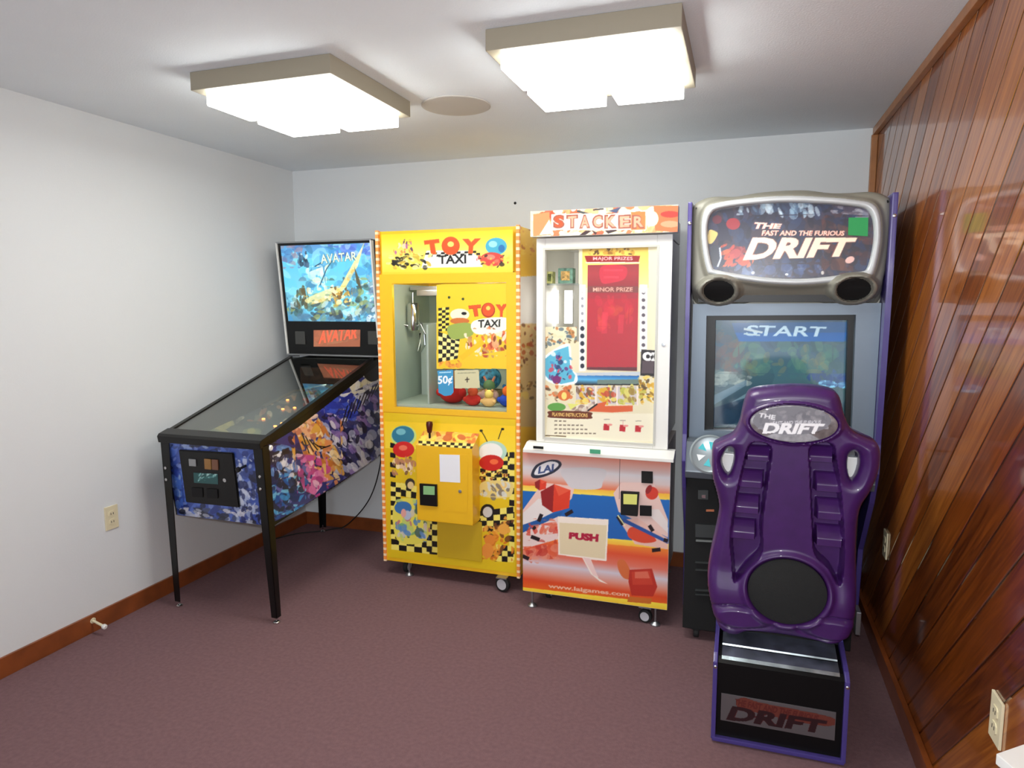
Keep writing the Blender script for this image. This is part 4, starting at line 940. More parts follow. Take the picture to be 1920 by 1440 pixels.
L = [('S', 1038, 1058), ('T', 1063, 1083), ('A', 1087, 1106), ('C', 1111, 1130), ('K', 1134, 1156), ('E', 1160, 1182), ('R', 1186, 1208)]
for c_, a, b in L: ha.poly([(a-4, 402), (b+4, 400), (b+4, 430), (a-4, 432)], (250, 220, 206))
for c_, a, b in L:
    col = (222, 84, 44) if c_ in 'S' else (234, 160, 130); 
    if c_ == 'R': ha.poly([(a-3, 398), (b+2, 397), (b+2, 430), (a-3, 431)], (226, 120, 60))
    ha.text(c_, [(a, 404), (b, 403), (b, 427), (a, 428)], (150, 84, 66), None, 0, 0.08); ha.text(c_, [(a+2, 406), (b-2, 405), (b-2, 425), (a+2, 426)], col, None, 0, 0.03)
ha.build('header_sign', m_head, sk)
# lower front artwork
lo = Art((1.886, -0.8235, 0.0945), (0.725, 0, 0), (0, 0, 0.726), 0.0026, (226, 110, 80))
q = [(978, 850), (1262, 862), (1256, 1143), (976, 1110)]
def Q(u, v):
    TL, TR, BR, BL = [np.array(k, float) for k in q]; return tuple((TL*(1-u)+TR*u)*(1-v)+(BL*(1-u)+BR*u)*v)
def band(v0, v1, stops, u0=0.0, u1=1.0): lo.grad([Q(u0, v0), Q(u1, v0), Q(u1, v1), Q(u0, v1)], stops)
co_, gy, wh, bl_, yl, og = (232, 120, 88), (220, 214, 216), (238, 232, 230), (22, 104, 184), (250, 206, 60), (236, 110, 40)
band(-0.02, 0.27, [(0, co_), (0.1, (228, 140, 116)), (0.45, gy), (0.62, (222, 200, 196)), (0.9, (232, 96, 50)), (1, (238, 110, 50))])
band(0.23, 0.27, [(0, (250, 190, 60)), (1, (252, 224, 90))]); band(0.27, 0.60, [(0, bl_), (1, (30, 96, 176))])
band(0.56, 0.60, [(0, (252, 220, 80)), (1, (250, 180, 60))]); band(0.60, 0.965, [(0, (240, 130, 50)), (0.15, (226, 84, 50)), (0.35, (226, 120, 100)), (0.52, (216, 206, 216)), (0.7, (228, 150, 130)), (0.85, (224, 76, 36)), (1, (236, 100, 30))])
band(0.962, 1.02, [(0, (252, 222, 70)), (1, (248, 196, 40))])
# light beams and blocks
lo.poly([(978, 960), (1018, 905), (1078, 912), (1072, 935), (1050, 955), (978, 985)], (238, 200, 188)); lo.poly([(978, 965), (1010, 935), (1060, 950), (978, 990)], (236, 226, 222))
lo.poly([(978, 985), (1056, 958), (1050, 970), (978, 1000)], (30, 90, 160)); lo.poly([(978, 1000), (1048, 968), (1050, 1010), (978, 1030)], (236, 210, 204)); lo.blobs([(995, 985), (1045, 978), (1046, 1000), (1004, 1004)], [(214, 60, 40), (230, 120, 90)], 20, 5, 12, 84, 0.7)
for c_, s_ in (((1042, 936), 28), ((1014, 910), 11)):
    x, y = c_; lo.poly([(x-s_, y-s_*0.5), (x-s_*0.1, y-s_), (x+s_, y-s_*0.6), (x+s_*0.9, y+s_*0.6), (x-s_*0.2, y+s_*0.9), (x-s_*0.9, y+s_*0.4)], (224, 62, 36)); lo.poly([(x-s_, y-s_*0.5), (x-s_*0.1, y-s_), (x-s_*0.2, y+s_*0.9), (x-s_*0.9, y+s_*0.4)], (150, 30, 30)); lo.poly([(x-s_*0.1, y-s_), (x+s_, y-s_*0.6), (x+s_*0.2, y-s_*0.2)], (236, 90, 60))
lo.poly([(1150, 925), (1165, 905), (1225, 905), (1252, 975), (1252, 1008), (1160, 960)], (236, 200, 190)); lo.poly([(1205, 955), (1235, 955), (1252, 980), (1252, 1000)], (236, 222, 218)); lo.ell(1222, 925, 12, 12, (214, 60, 40)); lo.ell(1216, 918, 5, 9, (150, 30, 30), 0.5)
lo.poly([(1160, 975), (1196, 972), (1252, 1010), (1252, 1030), (1190, 1020)], (236, 190, 176)); lo.poly([(1176, 998), (1186, 988), (1216, 1000), (1230, 1014), (1206, 1018), (1182, 1010)], (218, 74, 46), smooth=True)
lo.poly([(1162, 976), (1170, 972), (1246, 1010), (1252, 1020)], (40, 84, 160)); lo.blobs([(978, 1025), (1045, 1020), (1045, 1048), (978, 1050)], [(224, 90, 50), (236, 150, 120), (190, 50, 40)], 30, 5, 13, 85, 0.6)
for pts in ([(1010, 978), (1016, 964)], [(1060, 966), (1074, 958)], [(996, 1006), (1012, 1012)], [(980, 1042), (992, 1048)], [(1158, 968), (1168, 984)], [(1217, 985), (1224, 996)], [(1222, 1032), (1238, 1030)], [(1244, 1012), (1252, 1014)], [(1000, 988), (1004, 992)]): lo.line(pts, 7, (30, 16, 22))
lo.line([(1158, 966), (1172, 986)], 2, (240, 240, 180))
lo.poly([(1056, 880), (1132, 880), (1130, 905), (1122, 917), (1078, 917), (1062, 905)], (212, 206, 208), smooth=True)
lo.poly([(996, 890), (1006, 872), (1030, 863), (1048, 864), (1053, 873), (1040, 886), (1018, 895), (1002, 897)], (40, 44, 60), smooth=True); lo.poly([(1002, 889), (1010, 875), (1030, 866), (1045, 868), (1046, 875), (1030, 886), (1012, 891)], (240, 238, 240), smooth=True)
lo.text('LAI', [(1011, 875), (1039, 870), (1038, 884), (1009, 889)], (60, 80, 130), None, 0, 0.04)
# speech card
lo.poly([(1046, 968), (1141, 974), (1137, 1052), (1108, 1049), (1122, 1084), (1140, 1095), (1125, 1090), (1108, 1076), (1092, 1046), (1047, 1040)], (250, 236, 222)); lo.poly([(1049, 980), (1138, 985), (1134, 1048), (1050, 1038)], (232, 214, 176)); lo.poly([(1093, 1045), (1106, 1047), (1122, 1082), (1112, 1078)], (244, 210, 204))
lo.text('PUSH', [(1068, 998), (1122, 1002), (1121, 1016), (1067, 1010)], (176, 24, 60), None, 0, 0.07)
# red figure area at lower right kept as a plain red block
lo.poly([(1158, 1052), (1170, 1050), (1182, 1070), (1186, 1085), (1170, 1084), (1160, 1070)], (216, 110, 60), smooth=True); lo.poly([(1180, 1068), (1222, 1066), (1232, 1100), (1224, 1118), (1184, 1116), (1178, 1090)], (190, 50, 36)); lo.poly([(1184, 1072), (1218, 1070), (1224, 1096), (1186, 1096)], (206, 66, 46)); lo.poly([(1190, 1072), (1214, 1071), (1218, 1084), (1190, 1084)], (226, 110, 86))
lo.poly([(1178, 1118), (1222, 1122), (1220, 1132), (1176, 1128)], (206, 110, 40))
lo.text('www.laigames.com', [(1028, 1094), (1180, 1111), (1180, 1121), (1028, 1104)], (244, 190, 160), None, 0, 0.03)
lo.build('front_artwork', m_art, sk)
MB().box(2.3725, 2.3745, -0.8236, -0.80, 0.62, 0.822).build('door_gap', m_blackmat, sk)
def card2(name, px, m, h=0.006, par=sk, Y=-0.8245):
    q = [onp(x, y, Y) for x, y in px]; return MB().prism([(a[0], a[2]) for a in q], 1, Y-h, Y).build(name, m, par)
card2('speaker_grille', [(1203, 883), (1224, 884), (1224, 906), (1203, 905)], mat('grille_black', (16, 16, 16), 0.6, bump=1.0, bscale=400))
bv = card2('bill_acceptor', [(1165, 920), (1199, 922), (1196, 966), (1165, 963)], m_blackmat, 0.02)
k = card2('bill_slot_sign', [(1169, 926), (1195, 927), (1194, 946), (1169, 945)], mat('green_sign', (226, 226, 120), 0.4), 0.002, bv, -0.845)
card2('coin_slot', [(1200, 947), (1222, 948), (1222, 967), (1200, 966)], m_blackm, 0.008)
caster(sk, 1.98, -0.66, 0.088, 0.028); caster(sk, 2.505, -0.785, 0.088, 0.033, (0.2, 1, 0)); caster(sk, 1.98, -0.12, 0.088, 0.030); caster(sk, 2.50, -0.12, 0.088, 0.030)
leveler(sk, 1.925, -0.785, 0.088); leveler(sk, 2.555, -0.80, 0.088); leveler(sk, 1.95, -0.10, 0.088); leveler(sk, 2.54, -0.10, 0.088)

# ================================================================== DRIVING CABINET
dv = thing('racing_game_cabinet', 'purple racing arcade cabinet with grey oval sign, screen and speakers by the wooden wall', 'arcade cabinet', (3.07, -0.5, 0))
m_silver = mat('silver_plastic', (142, 140, 128), 0.45, metal=0.1, coat=0.1)
m_ring = mat('pale_silver_ring', (196, 200, 202), 0.35, metal=0.1)
m_bez = mat('blue_grey_bezel', (112, 126, 140), 0.4, metal=0.2, coat=0.1)
dx0, dx1 = 2.690, 3.436
MB().prism([(-0.90, 0.055), (-0.90, 0.80), (-0.05, 0.80), (-0.05, 0.055)], 0, dx0, 3.40, 0.004).build('lower_cabinet', m_blackmat, dv)
mb = MB()   # monitor housing, hollow behind the bezel
mb.box(dx0, dx0+0.03, -0.88, -0.05, 0.801, 1.95).box(dx1-0.03, dx1, -0.88, -0.05, 0.801, 1.95).box(dx0+0.03, dx1-0.03, -0.10, -0.05, 0.801, 1.95).box(dx0+0.03, dx1-0.03, -0.93, -0.10, 1.56, 1.955).box(dx0+0.03, dx1-0.03, -0.88, -0.10, 0.801, 0.86)
mb.build('monitor_housing', m_black, dv)
for xa, xb in ((2.672, 2.6895), (3.4365, 3.458)):
    MB().prism([(-1.0, 1.978), (-0.985, 1.5), (-0.955, 0.98), (-0.965, 0.86), (-0.90, 0.72), (-0.70, 0.45), (-0.66, 0.055), (-0.05, 0.055), (-0.05, 1.978)], 0, xa, xb, 0.005).build('side_panel', m_purple, dv)
    xm = (xa+xb)/2
    MB().lathe([(0.007, 0), (0.007, 0.003), (0, 0.006)], (xm, -0.999, 1.89), (0, -1, 0), 12).build('bolt', m_chrome, dv, True)
def P95(pts, Y=-0.95): return np.array([[hitp(x, y, (0, Y, 0), (0, 1, 0))[i] for i in (0, 2)] for x, y in pts])
outer = catmull(P95([(1299, 389), (1316, 374), (1340, 368), (1380, 368), (1420, 361), (1465, 357), (1511, 356), (1556, 361), (1591, 361), (1636, 359), (1663, 367), (1672, 380), (1670, 432), (1662, 500), (1656, 530), (1654, 566), (1640, 578), (1595, 582), (1558, 579), (1540, 571), (1499, 570), (1450, 570), (1410, 570), (1388, 577), (1346, 583), (1311, 578), (1299, 566), (1296, 530), (1296, 432)]), 5)
glo = catmull(P95([(1332, 402), (1360, 390), (1430, 382), (1476, 380), (1522, 381), (1590, 386), (1630, 397), (1639, 443), (1628, 500), (1612, 511), (1568, 518), (1520, 523), (1476, 524), (1420, 520), (1350, 509), (1334, 498), (1325, 440)]), 5)
def scaled(q, s): c = q.mean(0); return c+(q-c)*np.array(s)
ring_o = scaled(glo, (1.065, 1.15))
sp1, sp2 = P95([(1348, 546)])[0], P95([(1599, 543)])[0]
def f_marq(X, Z, sd):
    d = 0.028*np.sqrt(np.clip(1-(1-np.clip(sd/0.03, 0, 1))**2, 0, 1))
    r = sdf(ring_o, X, Z); g = sdf(glo, X, Z)
    d += 0.018*sstep(-0.02, 0.0, r) - 0.030*sstep(-0.001, 0.005, g)
    low = sstep(1.64, 1.53, Z)*(r < 0.0)
    d -= 0.075*low*(1-sstep(-0.03, 0.0, r)*0.5)
    for s_ in (sp1, sp2):
        rr = np.hypot((X-s_[0])/1.0, (Z-s_[1])/0.72)
        d += 0.055*sstep(0.105, 0.075, rr) - 0.012*np.exp(-((rr-0.088)/0.004)**2) - 0.03*sstep(0.068, 0.062, rr)
    return d
shell('marquee_housing', outer, [], f_marq, -0.935, lambda X, Z: np.full(X.shape, -0.89), 0.0045, m_silver, dv)
# silver ring as its own moulded band
def f_ring(X, Z, sd): return 0.012*np.sqrt(np.clip(1-(1-np.clip(sd/0.012, 0, 1))**2, 0, 1))
shell('marquee_ring', ring_o, [scaled(glo, (0.985, 0.985))], f_ring, -0.978, lambda X, Z: np.full(X.shape, -0.955), 0.003, m_ring, dv)
gmin, gmax = glo.min(0), glo.max(0); YG = -0.962
mq = Art((gmin[0], YG, gmin[1]), (gmax[0]-gmin[0], 0, 0), (0, 0, gmax[1]-gmin[1]), 0.0024, (40, 38, 60), 0)
def back_px(q):
    out = []
    for x, z in q:
        d = np.array([x, YG, z])-CAM; w = d@FV; out.append((960+FPX*(d@RV)/w, 720-FPX*(d@UV)/w))
    return out
gp = back_px(glo); mq.poly(gp, (38, 36, 58)); mq.keep = False
mq.blobs(gp, [(30, 40, 76), (60, 56, 80), (24, 24, 44), (70, 50, 60), (44, 60, 96)], 260, 5, 18, 91, 0.6)
mq.blobs([(1390, 382), (1530, 380), (1540, 402), (1380, 404)], [(90, 120, 150), (150, 180, 200), (50, 70, 100), (200, 220, 230)], 60, 3, 11, 92, 0.6, (1.3, 0.3))
mq.blobs([(1555, 385), (1635, 392), (1630, 405), (1555, 400)], [(120, 110, 120), (170, 170, 180), (70, 60, 80)], 24, 4, 14, 93, 0.6, (0.1, 0.2))
mq.blobs([(1540, 410), (1632, 440), (1622, 510), (1540, 505)], [(84, 44, 44), (60, 30, 36), (100, 60, 50), (40, 26, 34)], 90, 5, 14, 94, 0.6)
mq.blobs([(1380, 495), (1540, 495), (1540, 520), (1380, 518)], [(40, 60, 110), (60, 80, 130), (24, 30, 60), (90, 110, 150)], 70, 4, 13, 95, 0.6)
mq.ell(1375, 420, 13, 11, (150, 40, 50)); mq.ell(1345, 412, 9, 8, (96, 34, 50)); mq.blobs([(1356, 458), (1395, 458), (1410, 500), (1356, 500)], [(206, 70, 36), (180, 60, 60), (226, 100, 50), (120, 30, 40)], 40, 4, 12, 96, 0.8, (-0.6, 0.3))
mq.poly([(1330, 432), (1342, 434), (1346, 440), (1336, 456), (1328, 454)], (214, 190, 110), smooth=True); mq.poly([(1336, 462), (1350, 462), (1352, 480), (1346, 500), (1334, 490)], (40, 44, 60), smooth=True); mq.line([(1350, 464), (1352, 484), (1346, 500)], 3, (200, 210, 230))
mq.text('THE', [(1416, 417), (1466, 420), (1462, 429), (1411, 429)], (250, 214, 200), (200, 60, 40), 0.02, 0.05)
mq.text('FAST AND THE FURIOUS', [(1430, 432), (1584, 433), (1582, 442), (1428, 442)], (250, 214, 196), (206, 60, 36), 0.03, 0.03)
mq.text('DRIFT', [(1412, 446), (1606, 446), (1590, 480), (1394, 487)], (250, 232, 206), (120, 60, 50), 0.02, 0.045)
mq.ell(1593, 487, 9, 6, (240, 190, 180), -0.4); mq.ell(1412, 511, 3, 2.5, (230, 235, 240)); mq.ell(1475, 514, 3, 2, (230, 235, 240)); mq.ell(1542, 511, 3, 3.5, (200, 195, 190))
mq.build('marquee_sign', artmat('marquee_sign', 0.10, 0.3, 0.25), dv)
q = P95([(1591, 408), (1628, 408), (1627, 443), (1590, 441)], -0.965)
MB().prism([tuple(k) for k in q], 1, -0.9665, -0.9655).build('green_sticker', mat('green_paper', (40, 156, 84), 0.6), dv)
for x, y in ((1307, 391), (1664, 378)):
    p = hitp(x, y, (0, -0.962, 0), (0, 1, 0)); MB().lathe([(0.006, -0.004), (0.006, 0.002), (0, 0.003)], (p[0], -0.958, p[2]), (0, -1, 0), 12).build('bolt', m_blackmat, dv, True)
for s_ in (sp1, sp2):
    mb = MB(); ys = -0.935-float(f_marq(np.array([[s_[0]]]), np.array([[s_[1]]]), np.array([[0.05]]))[0, 0])
    mb.lathe([(0.062, 0), (0.05, 0), (0.04, 0), (0.03, 0), (0.015, 0), (0, 0)], (0, 0, 0), (0, -1, 0), 40)
    for v in mb.bm.verts:
        xx, zz = v.co.x+s_[0], v.co.z*0.72+s_[1]
        v.co = Vector((xx, v.co.y-0.935-float(f_marq(np.array([[xx]]), np.array([[zz]]), np.array([[0.05]]))[0, 0])-0.003, zz))
    mb.build('speaker_grille', m_blackmat, dv, True)
# monitor bezel and screen
bo = P95([(1300, 570), (1652, 568), (1642, 835), (1292, 828)], -0.90); bi = P95([(1325, 592), (1604, 590), (1596, 812), (1321, 806)], -0.90)
def ringframe(o, i, y0, y1, name, m, par, bev=0.004):
    mb = MB()
    for k in range(4):
        mb.prism([tuple(o[k]), tuple(o[(k+1) % 4]), tuple(i[(k+1) % 4]), tuple(i[k])], 1, y0, y1, 0)
    return mb.build(name, m, par)
bo[:, 0] = np.clip(bo[:, 0], dx0+0.001, dx1-0.001)
ringframe(bo, bi, -0.915, -0.875, 'monitor_bezel', m_bez, dv)
bi2 = P95([(1342, 600), (1588, 600), (1582, 812), (1338, 806)], -0.84)
ringframe(bi, bi2, -0.874, -0.835, 'screen_surround', m_black, dv)
c4 = bi2; smin, smax = c4.min(0)-0.02, c4.max(0)+0.02; YS = -0.83
scn = Art((smin[0], YS, smin[1]), (smax[0]-smin[0], 0, 0), (0, 0, smax[1]-smin[1]), 0.0026, (44, 66, 80))
R4 = [(1325, 590), (1605, 590), (1600, 820), (1320, 820)]
scn.grad(R4, [(0, (50, 78, 100)), (0.25, (60, 88, 108)), (0.5, (64, 96, 104)), (0.7, (54, 76, 88)), (1, (22, 36, 50))])
scn.blobs(R4, [(60, 92, 106), (46, 70, 86), (80, 104, 104), (52, 84, 84)], 90, 10, 32, 101, 0.35)
scn.blobs([(1335, 620), (1400, 630), (1390, 710), (1335, 705)], [(100, 82, 84), (80, 70, 76), (110, 90, 80)], 24, 8, 20, 102, 0.4)
scn.blobs([(1385, 640), (1560, 640), (1560, 700), (1390, 700)], [(70, 116, 106), (90, 130, 110), (60, 100, 104), (110, 116, 90)], 60, 6, 20, 103, 0.4)
scn.poly([(1372, 606), (1590, 604), (1590, 640), (1385, 641)], (36, 86, 140), 0.8); scn.poly([(1378, 624), (1588, 624), (1582, 641), (1388, 640)], (24, 92, 164), 0.8)
scn.text('START', [(1402, 610), (1550, 613), (1544, 632), (1398, 630)], (176, 206, 222), None, 0, 0.02)
scn.line([(1395, 617), (1430, 624)], 4, (180, 200, 206)); scn.line([(1395, 626), (1425, 629)], 3, (170, 196, 206))
scn.blobs([(1340, 700), (1400, 702), (1395, 722), (1340, 722)], [(140, 156, 152), (100, 120, 120), (60, 80, 84)], 34, 5, 16, 104, 0.6, (-0.1, 0.1))
scn.poly([(1337, 742), (1400, 712), (1400, 722), (1337, 760)], (96, 124, 140), 0.8); scn.poly([(1372, 754), (1412, 730), (1412, 736), (1376, 762)], (110, 140, 150), 0.7); scn.poly([(1337, 765), (1400, 745), (1400, 790), (1337, 800)], (24, 44, 66), 0.7)
scn.ell(1552, 720, 18, 7, (120, 190, 220), 0.1); scn.ell(1552, 720, 12, 3, (60, 110, 150), 0.1); scn.ell(1580, 722, 10, 6, (110, 180, 210), 0.1); scn.blobs([(1520, 700), (1590, 700), (1588, 720), (1525, 716)], [(44, 70, 120), (60, 90, 140)], 20, 5, 14, 105, 0.6)
scn.build('screen', artmat('game_screen', 0.45, 0.12, 0.6), dv)
# control panel, steering wheel, coin area
MB().prism([(-0.92, 0.945), (-0.935, 0.965), (-0.985, 0.955), (-1.03, 0.83), (-1.02, 0.80), (-0.905, 0.79)], 0, 2.692, 3.434, 0.006).build('control_panel', mat('grey_panel', (96, 104, 112), 0.35, metal=0.3), dv)
pn = np.array([0, -0.94, 0.34]); pc = hitp(1331, 852, (0, -1.01, 0.88), pn)
MB().lathe([(0.080, -0.004), (0.086, 0.004), (0.078, 0.010), (0.070, 0.006), (0, 0.006)], tuple(pc), tuple(pn), 40).build('control_dial', mat('dial_grey', (150, 160, 164), 0.3, metal=0.3), dv, True)
dd = MB()
pnn = Vector(pn).normalized(); axu = Vector((1, 0, 0)); axv = pnn.cross(axu) * -1
if axv.z < 0: axv = -axv
for k, col in enumerate((0, 1, 1, 0, 1, 1)):
    a = math.radians(60*k+20); b_ = bmesh.new()
    P = Vector(pc)+pnn*0.0075
    def D(r, t): return P+axu*(r*math.cos(t))+axv*(r*math.sin(t))
    b_.faces.new([b_.verts.new(D(0.018, a)), b_.verts.new(D(0.055, a-0.28)), b_.verts.new(D(0.055, a+0.28))]); dd.merge(b_, col)
dd.build('dial_print', [mat('dial_white', (236, 240, 240), 0.4), mat('dial_teal', (60, 190, 200), 0.4)], dv)
wc = Vector((3.07, -1.10, 0.98)); wn_ = Vector((0, -0.9, 0.43)).normalized(); u_ = Vector((1, 0, 0)); v_ = wn_.cross(u_)
st_ = MB().tube([wc+u_*(0.15*math.cos(t))+v_*(0.15*math.sin(t)) for t in np.linspace(0, 2*math.pi, 40)], 0.014, 10).tube([wc-u_*0.15, wc, wc+u_*0.15], 0.011).tube([wc, wc-v_*0.15], 0.011).tube([wc, wc-wn_*0.11], 0.03, 14).build('steering_wheel', m_black, dv, True)
MB().lathe([(0.045, -0.005), (0.045, 0.014), (0.03, 0.022), (0, 0.022)], tuple(wc), tuple(wn_), 24).build('hub_cap', m_silver, st_, True)
def dcard(name, px, m, h=0.008, Y=-0.9005):
    q = [onp(x, y, Y) for x, y in px]; return MB().prism([(a[0], a[2]) for a in q], 1, Y-h, Y).build(name, m, dv)
m_dg = mat('dark_grey_plate', (52, 56, 56), 0.4)
dcard('key_switch', [(1309, 918), (1328, 918), (1328, 936), (1309, 935)], m_dg); dcard('key_plate', [(1316, 927), (1323, 927), (1323, 933), (1316, 932)], m_chrome, 0.012)
dcard('amber_label', [(1324, 955), (1339, 955), (1339, 959), (1324, 959)], mat('amber_label', (190, 110, 70), 0.5), 0.002)
dcard('coin_door', [(1304, 982), (1345, 984), (1345, 1008), (1304, 1006)], m_dg); dcard('coin_tray', [(1305, 1011), (1345, 1013), (1345, 1016), (1305, 1014)], mat('light_edge', (120, 124, 122), 0.4), 0.010)
for k, y in enumerate((1052, 1066, 1104, 1112)): dcard('vent_lip', [(1304, y), (1345, y+2), (1345, y+4.5), (1304, y+2)], m_dg, 0.012)
for x, y in ((2.751, -0.86), (3.34, -0.86), (2.751, -0.12), (3.34, -0.12)):
    MB().box(x-0.02, x+0.02, y-0.02, y+0.02, 0.043, 0.0555).lathe([(0.020, -0.012), (0.023, -0.008), (0.023, 0.008), (0.020, 0.012)], (x, y, 0.0235), (1, 0, 0), 20).build('caster', m_rubber, dv, True)

# seat platform and base
bx0, bx1 = 2.866, 3.272
MB().box(2.86, 3.29, -1.12, -0.9015, 0.035, 0.20, 0.004).build('foot_platform', m_blackmat, dv)
MB().box(bx0+0.02, bx1-0.02, -1.27, -1.1205, 0.035, 0.17, 0.004).build('link_beam', m_blackmat, dv)
MB().prism([(-1.625, 0.02), (-1.625, 0.295), (-1.60, 0.308), (-1.44, 0.335), (-1.40, 0.39), (-1.271, 0.39), (-1.271, 0.02)], 0, bx0, bx1).build('seat_base', mat('black_panel', (5, 5, 6), 0.45, spec=0.25), dv)
m_brush = mat('brushed_dark_metal', (176, 190, 196), 0.25, metal=0.9, noise=0.5, nscale=14)
MB().prism([(-1.612, 0.3035), (-1.600, 0.311), (-1.545, 0.320), (-1.545, 0.3145)], 0, bx0+0.012, bx1-0.012).build('tread_plate', m_brush, dv)
MB().prism([(-1.538, 0.320), (-1.535, 0.325), (-1.445, 0.340), (-1.445, 0.334)], 0, bx0+0.012, bx1-0.012).build('tread_plate', m_brush, dv)
for xa, xb in ((bx0-0.016, bx0-0.0005), (bx1+0.0005, bx1+0.016)):
    MB().prism([(-1.640, 0.012), (-1.640, 0.302), (-1.605, 0.322), (-1.445, 0.35), (-1.41, 0.40), (-1.275, 0.40), (-1.275, 0.012)], 0, xa, xb, 0.004).build('base_side_plate', m_purple, dv)
MB().box(bx0-0.012, bx1+0.012, -1.642, -1.622, 0.006, 0.022, 0.004).build('bottom_trim', m_purple, dv)
MB().box(bx0+0.015, bx1-0.02, -1.629, -1.6255, 0.082, 0.184, 0.001).build('sign_plate', mat('plate_grey', (110, 106, 108), 0.35, metal=0.5), dv)
sg = Art((bx0+0.017, -1.6300, 0.084), (bx1-bx0-0.039, 0, 0), (0, 0, 0.098), 0.002, (112, 106, 110), 0)
sg.poly([(1380, 1316), (1395, 1308), (1430, 1318), (1560, 1345), (1545, 1362), (1400, 1332)], (104, 50, 40), smooth=True)
sg.text('THE FAST AND THE FURIOUS', [(1378, 1310), (1536, 1342), (1532, 1353), (1376, 1322)], (84, 30, 26), None, 0, 0.04)
sg.text('DRIFT', [(1374, 1324), (1550, 1352), (1543, 1376), (1362, 1349)], (40, 18, 22), (84, 30, 30), 0.02, 0.045)
sg.build('sign_print', artmat('sign_print', 0.0, 0.3, 0.2), dv)
for x in (bx0-0.008, bx1+0.008): MB().lathe([(0.006, 0), (0.006, 0.003), (0, 0.006)], (x, -1.640, 0.285), (0, -1, 0), 12).build('bolt', m_chrome, dv, True)
# seat shell
YSEAT = -1.47
def PS(pts): return P95(pts, -1.5)
outl = catmull(PS([(1398, 745), (1408, 731), (1440, 725), (1485, 722), (1530, 724), (1562, 731), (1574, 745), (1582, 775), (1596, 803), (1622, 818), (1643, 829), (1650, 850), (1646, 885), (1632, 920), (1614, 950), (1608, 985), (1606, 1040), (1607, 1090), (1605, 1140), (1598, 1178), (1582, 1200), (1556, 1208), (1530, 1201), (1480, 1191), (1420, 1184), (1398, 1184), (1380, 1190), (1356, 1184), (1343, 1165), (1332, 1130), (1326, 1085), (1330, 1045), (1340, 1000), (1348, 955), (1344, 925), (1336, 895), (1334, 860), (1336, 836), (1350, 826), (1374, 814), (1386, 792), (1391, 770)]), 4)
hl = catmull(PS([(1361, 845), (1366, 839), (1374, 842), (1375, 860), (1370, 880), (1365, 887), (1358, 878), (1354, 862)]), 4)
hr_ = catmull(PS([(1592, 850), (1599, 845), (1607, 852), (1608, 872), (1601, 893), (1594, 896), (1590, 882), (1589, 865)]), 4)
wl = catmull(PS([(1408, 827), (1444, 833), (1441, 880), (1434, 930), (1428, 985), (1428, 1030), (1400, 1062), (1378, 1085), (1373, 1050), (1370, 1000), (1380, 930), (1393, 870)]), 4)
wr = catmull(PS([(1517, 833), (1556, 827), (1565, 860), (1574, 920), (1579, 990), (1580, 1050), (1572, 1092), (1552, 1060), (1526, 1032), (1522, 985), (1519, 930), (1517, 880)]), 4)
lg_c = PS([(1485, 789)])[0]; lg_r = PS([(1567, 789)])[0][0]-lg_c[0]; lg_h = lg_c[1]-PS([(1485, 823)])[0][1]
sk_c = PS([(1474, 1101)])[0]; sk_r = PS([(1550, 1101)])[0][0]-sk_c[0]; sk_h = sk_c[1]-PS([(1474, 1161)])[0][1]
blocks = []
for bx in ((1400, 834, 1443, 864), (1386, 879, 1430, 915), (1376, 926, 1423, 964), (1371, 973, 1416, 1012), (1516, 834, 1560, 866), (1528, 884, 1573, 922), (1531, 934, 1577, 976), (1530, 985, 1578, 1026)):
    a = PS([(bx[0], bx[1]), (bx[2], bx[3])]); blocks.append((a[0][0], a[1][0], a[0][1], a[1][1]))
def f_seat(X, Z, sd):
    R_ = 0.045
    d = 0.050*np.sqrt(np.clip(1-(1-np.clip(sd/R_, 0, 1))**2, 0, 1))+0.02
    d += 0.05*(Z-0.85)                                              # reclined: the top leans towards the viewer
    d += 0.02*sstep(0.62, 0.50, Z)
    e = np.maximum(sdf(wl, X, Z), sdf(wr, X, Z)); well = sstep(-0.003, 0.007, e)
    bump = np.zeros_like(X)
    for a0, a1, z1_, z0_ in blocks:
        inx = sstep(a0-0.003, a0+0.004, X)*sstep(a1+0.003, a1-0.004, X)
        t = np.clip((z1_-Z)/(z1_-z0_), 0, 1); inz = ((Z < z1_) & (Z > z0_))
        hgt = np.where(t < 0.55, 0.014+0.038*t/0.55, np.where(t < 0.93, 0.052, 0.052*(1-t)/0.07))
        bump = np.maximum(bump, hgt*inx*inz)
    d += well*(-0.066+bump)
    r = np.hypot((X-lg_c[0])/(lg_r*1.05), (Z-lg_c[1])/(lg_h*1.1)); d += 0.010*sstep(1.12, 1.02, r)-0.012*sstep(1.0, 0.95, r)
    r = np.hypot((X-sk_c[0])/sk_r, (Z-sk_c[1])/sk_h); d += 0.016*np.exp(-((r-1.08)/0.09)**2)-0.022*sstep(1.02, 0.96, r)
    # grooves around the feet of the shell
    for fx in (-1, 1):
        c_ = (sk_c[0]+fx*0.155, 0.43)
        rr = np.hypot((X-c_[0])/0.09, (Z-c_[1])/0.035); d += 0.012*sstep(1.2, 0.8, rr)-0.008*np.exp(-((rr-1.3)/0.12)**2)
    return np.where(sd > 0, d, 0.0)
seat = shell('seat_shell', outl, [hl, hr_], f_seat, YSEAT, lambda X, Z: YSEAT+0.045+0*X-0.05*(Z-0.85), 0.0032, m_seat, dv)
YL = YSEAT-0.02-0.050-0.05*(lg_c[1]-0.85)-0.0005
mb = MB(); mb.lathe([(1.0, 0.0), (1.0, 0.004), (0.97, 0.006), (0, 0.006)], (0, 0, 0), (0, -1, 0), 48)
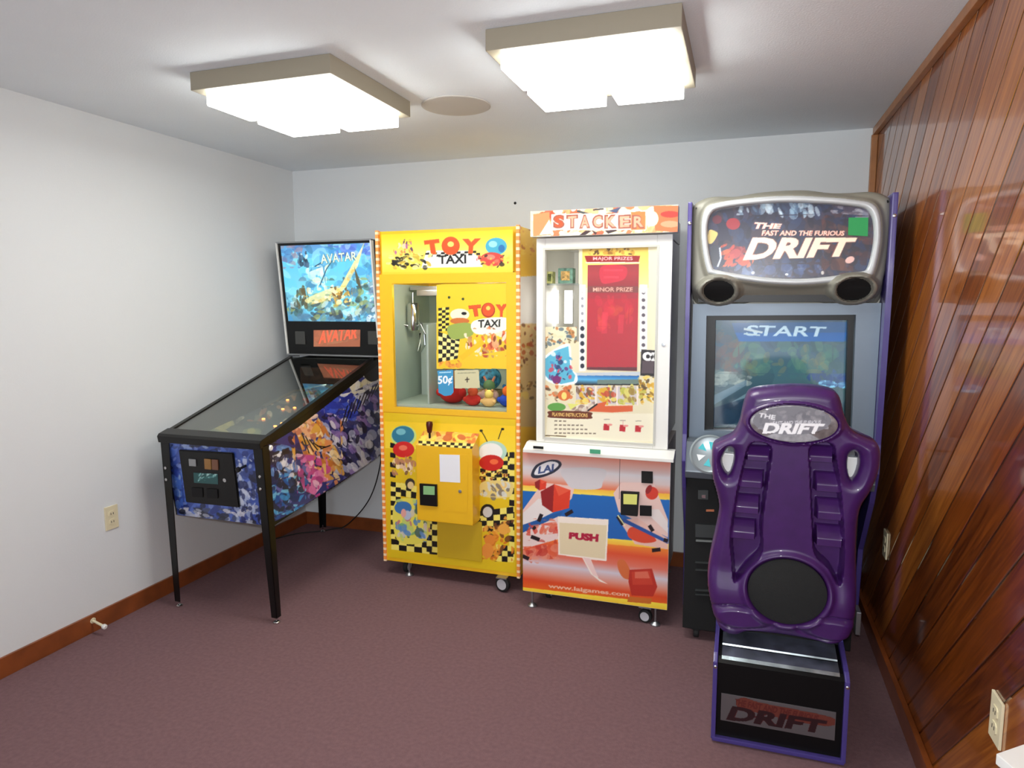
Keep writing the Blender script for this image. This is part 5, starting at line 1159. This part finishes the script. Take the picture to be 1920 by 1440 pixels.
for v in mb.bm.verts: v.co = Vector((v.co.x*lg_r+lg_c[0], v.co.y+YL, v.co.z*lg_h+lg_c[1]))
plq = mb.build('logo_plaque', mat('plaque_silver', (150, 146, 148), 0.25, metal=0.5, noise=0.3, nscale=60), dv, True)
lp = Art((lg_c[0]-lg_r, YL-0.0068, lg_c[1]-lg_h), (2*lg_r, 0, 0), (0, 0, 2*lg_h), 0.002, (150, 146, 150), 0)
lp.ell(1485, 789, 74, 27, (118, 116, 124)); lp.blobs([(1430, 770), (1545, 770), (1555, 805), (1420, 805)], [(140, 138, 146), (96, 94, 104), (160, 158, 162)], 60, 3, 9, 110, 0.5); lp.keep = True
lp.text('THE', [(1424, 774), (1455, 779), (1453, 788), (1422, 782)], (236, 236, 240), None, 0, 0.04); lp.text('FAST AND THE FURIOUS', [(1450, 790), (1540, 788), (1538, 795), (1449, 797)], (220, 220, 226), None, 0, 0.03)
lp.text('DRIFT', [(1436, 793), (1546, 795), (1537, 814), (1429, 813)], (250, 250, 252), None, 0, 0.05)
lp.build('plaque_print', m_art, plq)
YK = YSEAT-0.02-0.050-0.05*(sk_c[1]-0.85)-0.01
mb = MB(); mb.lathe([(0.985, 0.0), (0.985, 0.008), (0.9, 0.012), (0, 0.020)], (0, 0, 0), (0, -1, 0), 48)
for v in mb.bm.verts: v.co = Vector((v.co.x*sk_r+sk_c[0], v.co.y+YK, v.co.z*sk_h+sk_c[1]))
mb.build('seat_speaker', mat('speaker_mesh', (34, 36, 36), 0.75, bump=1.0, bscale=600), dv, True)
for h in (hl, hr_):
    a_, b_ = h.min(0), h.max(0)
    MB().box(a_[0]-0.008, b_[0]+0.008, YSEAT-0.01, YSEAT+0.02, a_[1]-0.01, a_[1]+(b_[1]-a_[1])*0.72, 0.004).build('harness_guide', m_white, dv)
# sitting side of the seat
MB().box(2.90, 3.25, -1.40, -1.00, 0.40, 0.50, 0.03).build('seat_cushion', m_black, dv, True)
MB().prism([(-1.415, 0.50), (-1.415, 1.18), (-1.375, 1.18), (-1.33, 0.50)], 0, 2.94, 3.21, 0.012).build('back_cushion', m_black, dv, True)
MB().box(2.93, 3.22, -1.38, -1.05, 0.21, 0.40, 0.01).build('seat_mount', m_blackmat, dv)
MB().box(3.401, 3.42, -0.98, -0.90, 0.17, 0.27, 0.003).build('floor_bracket', m_steel, dv)
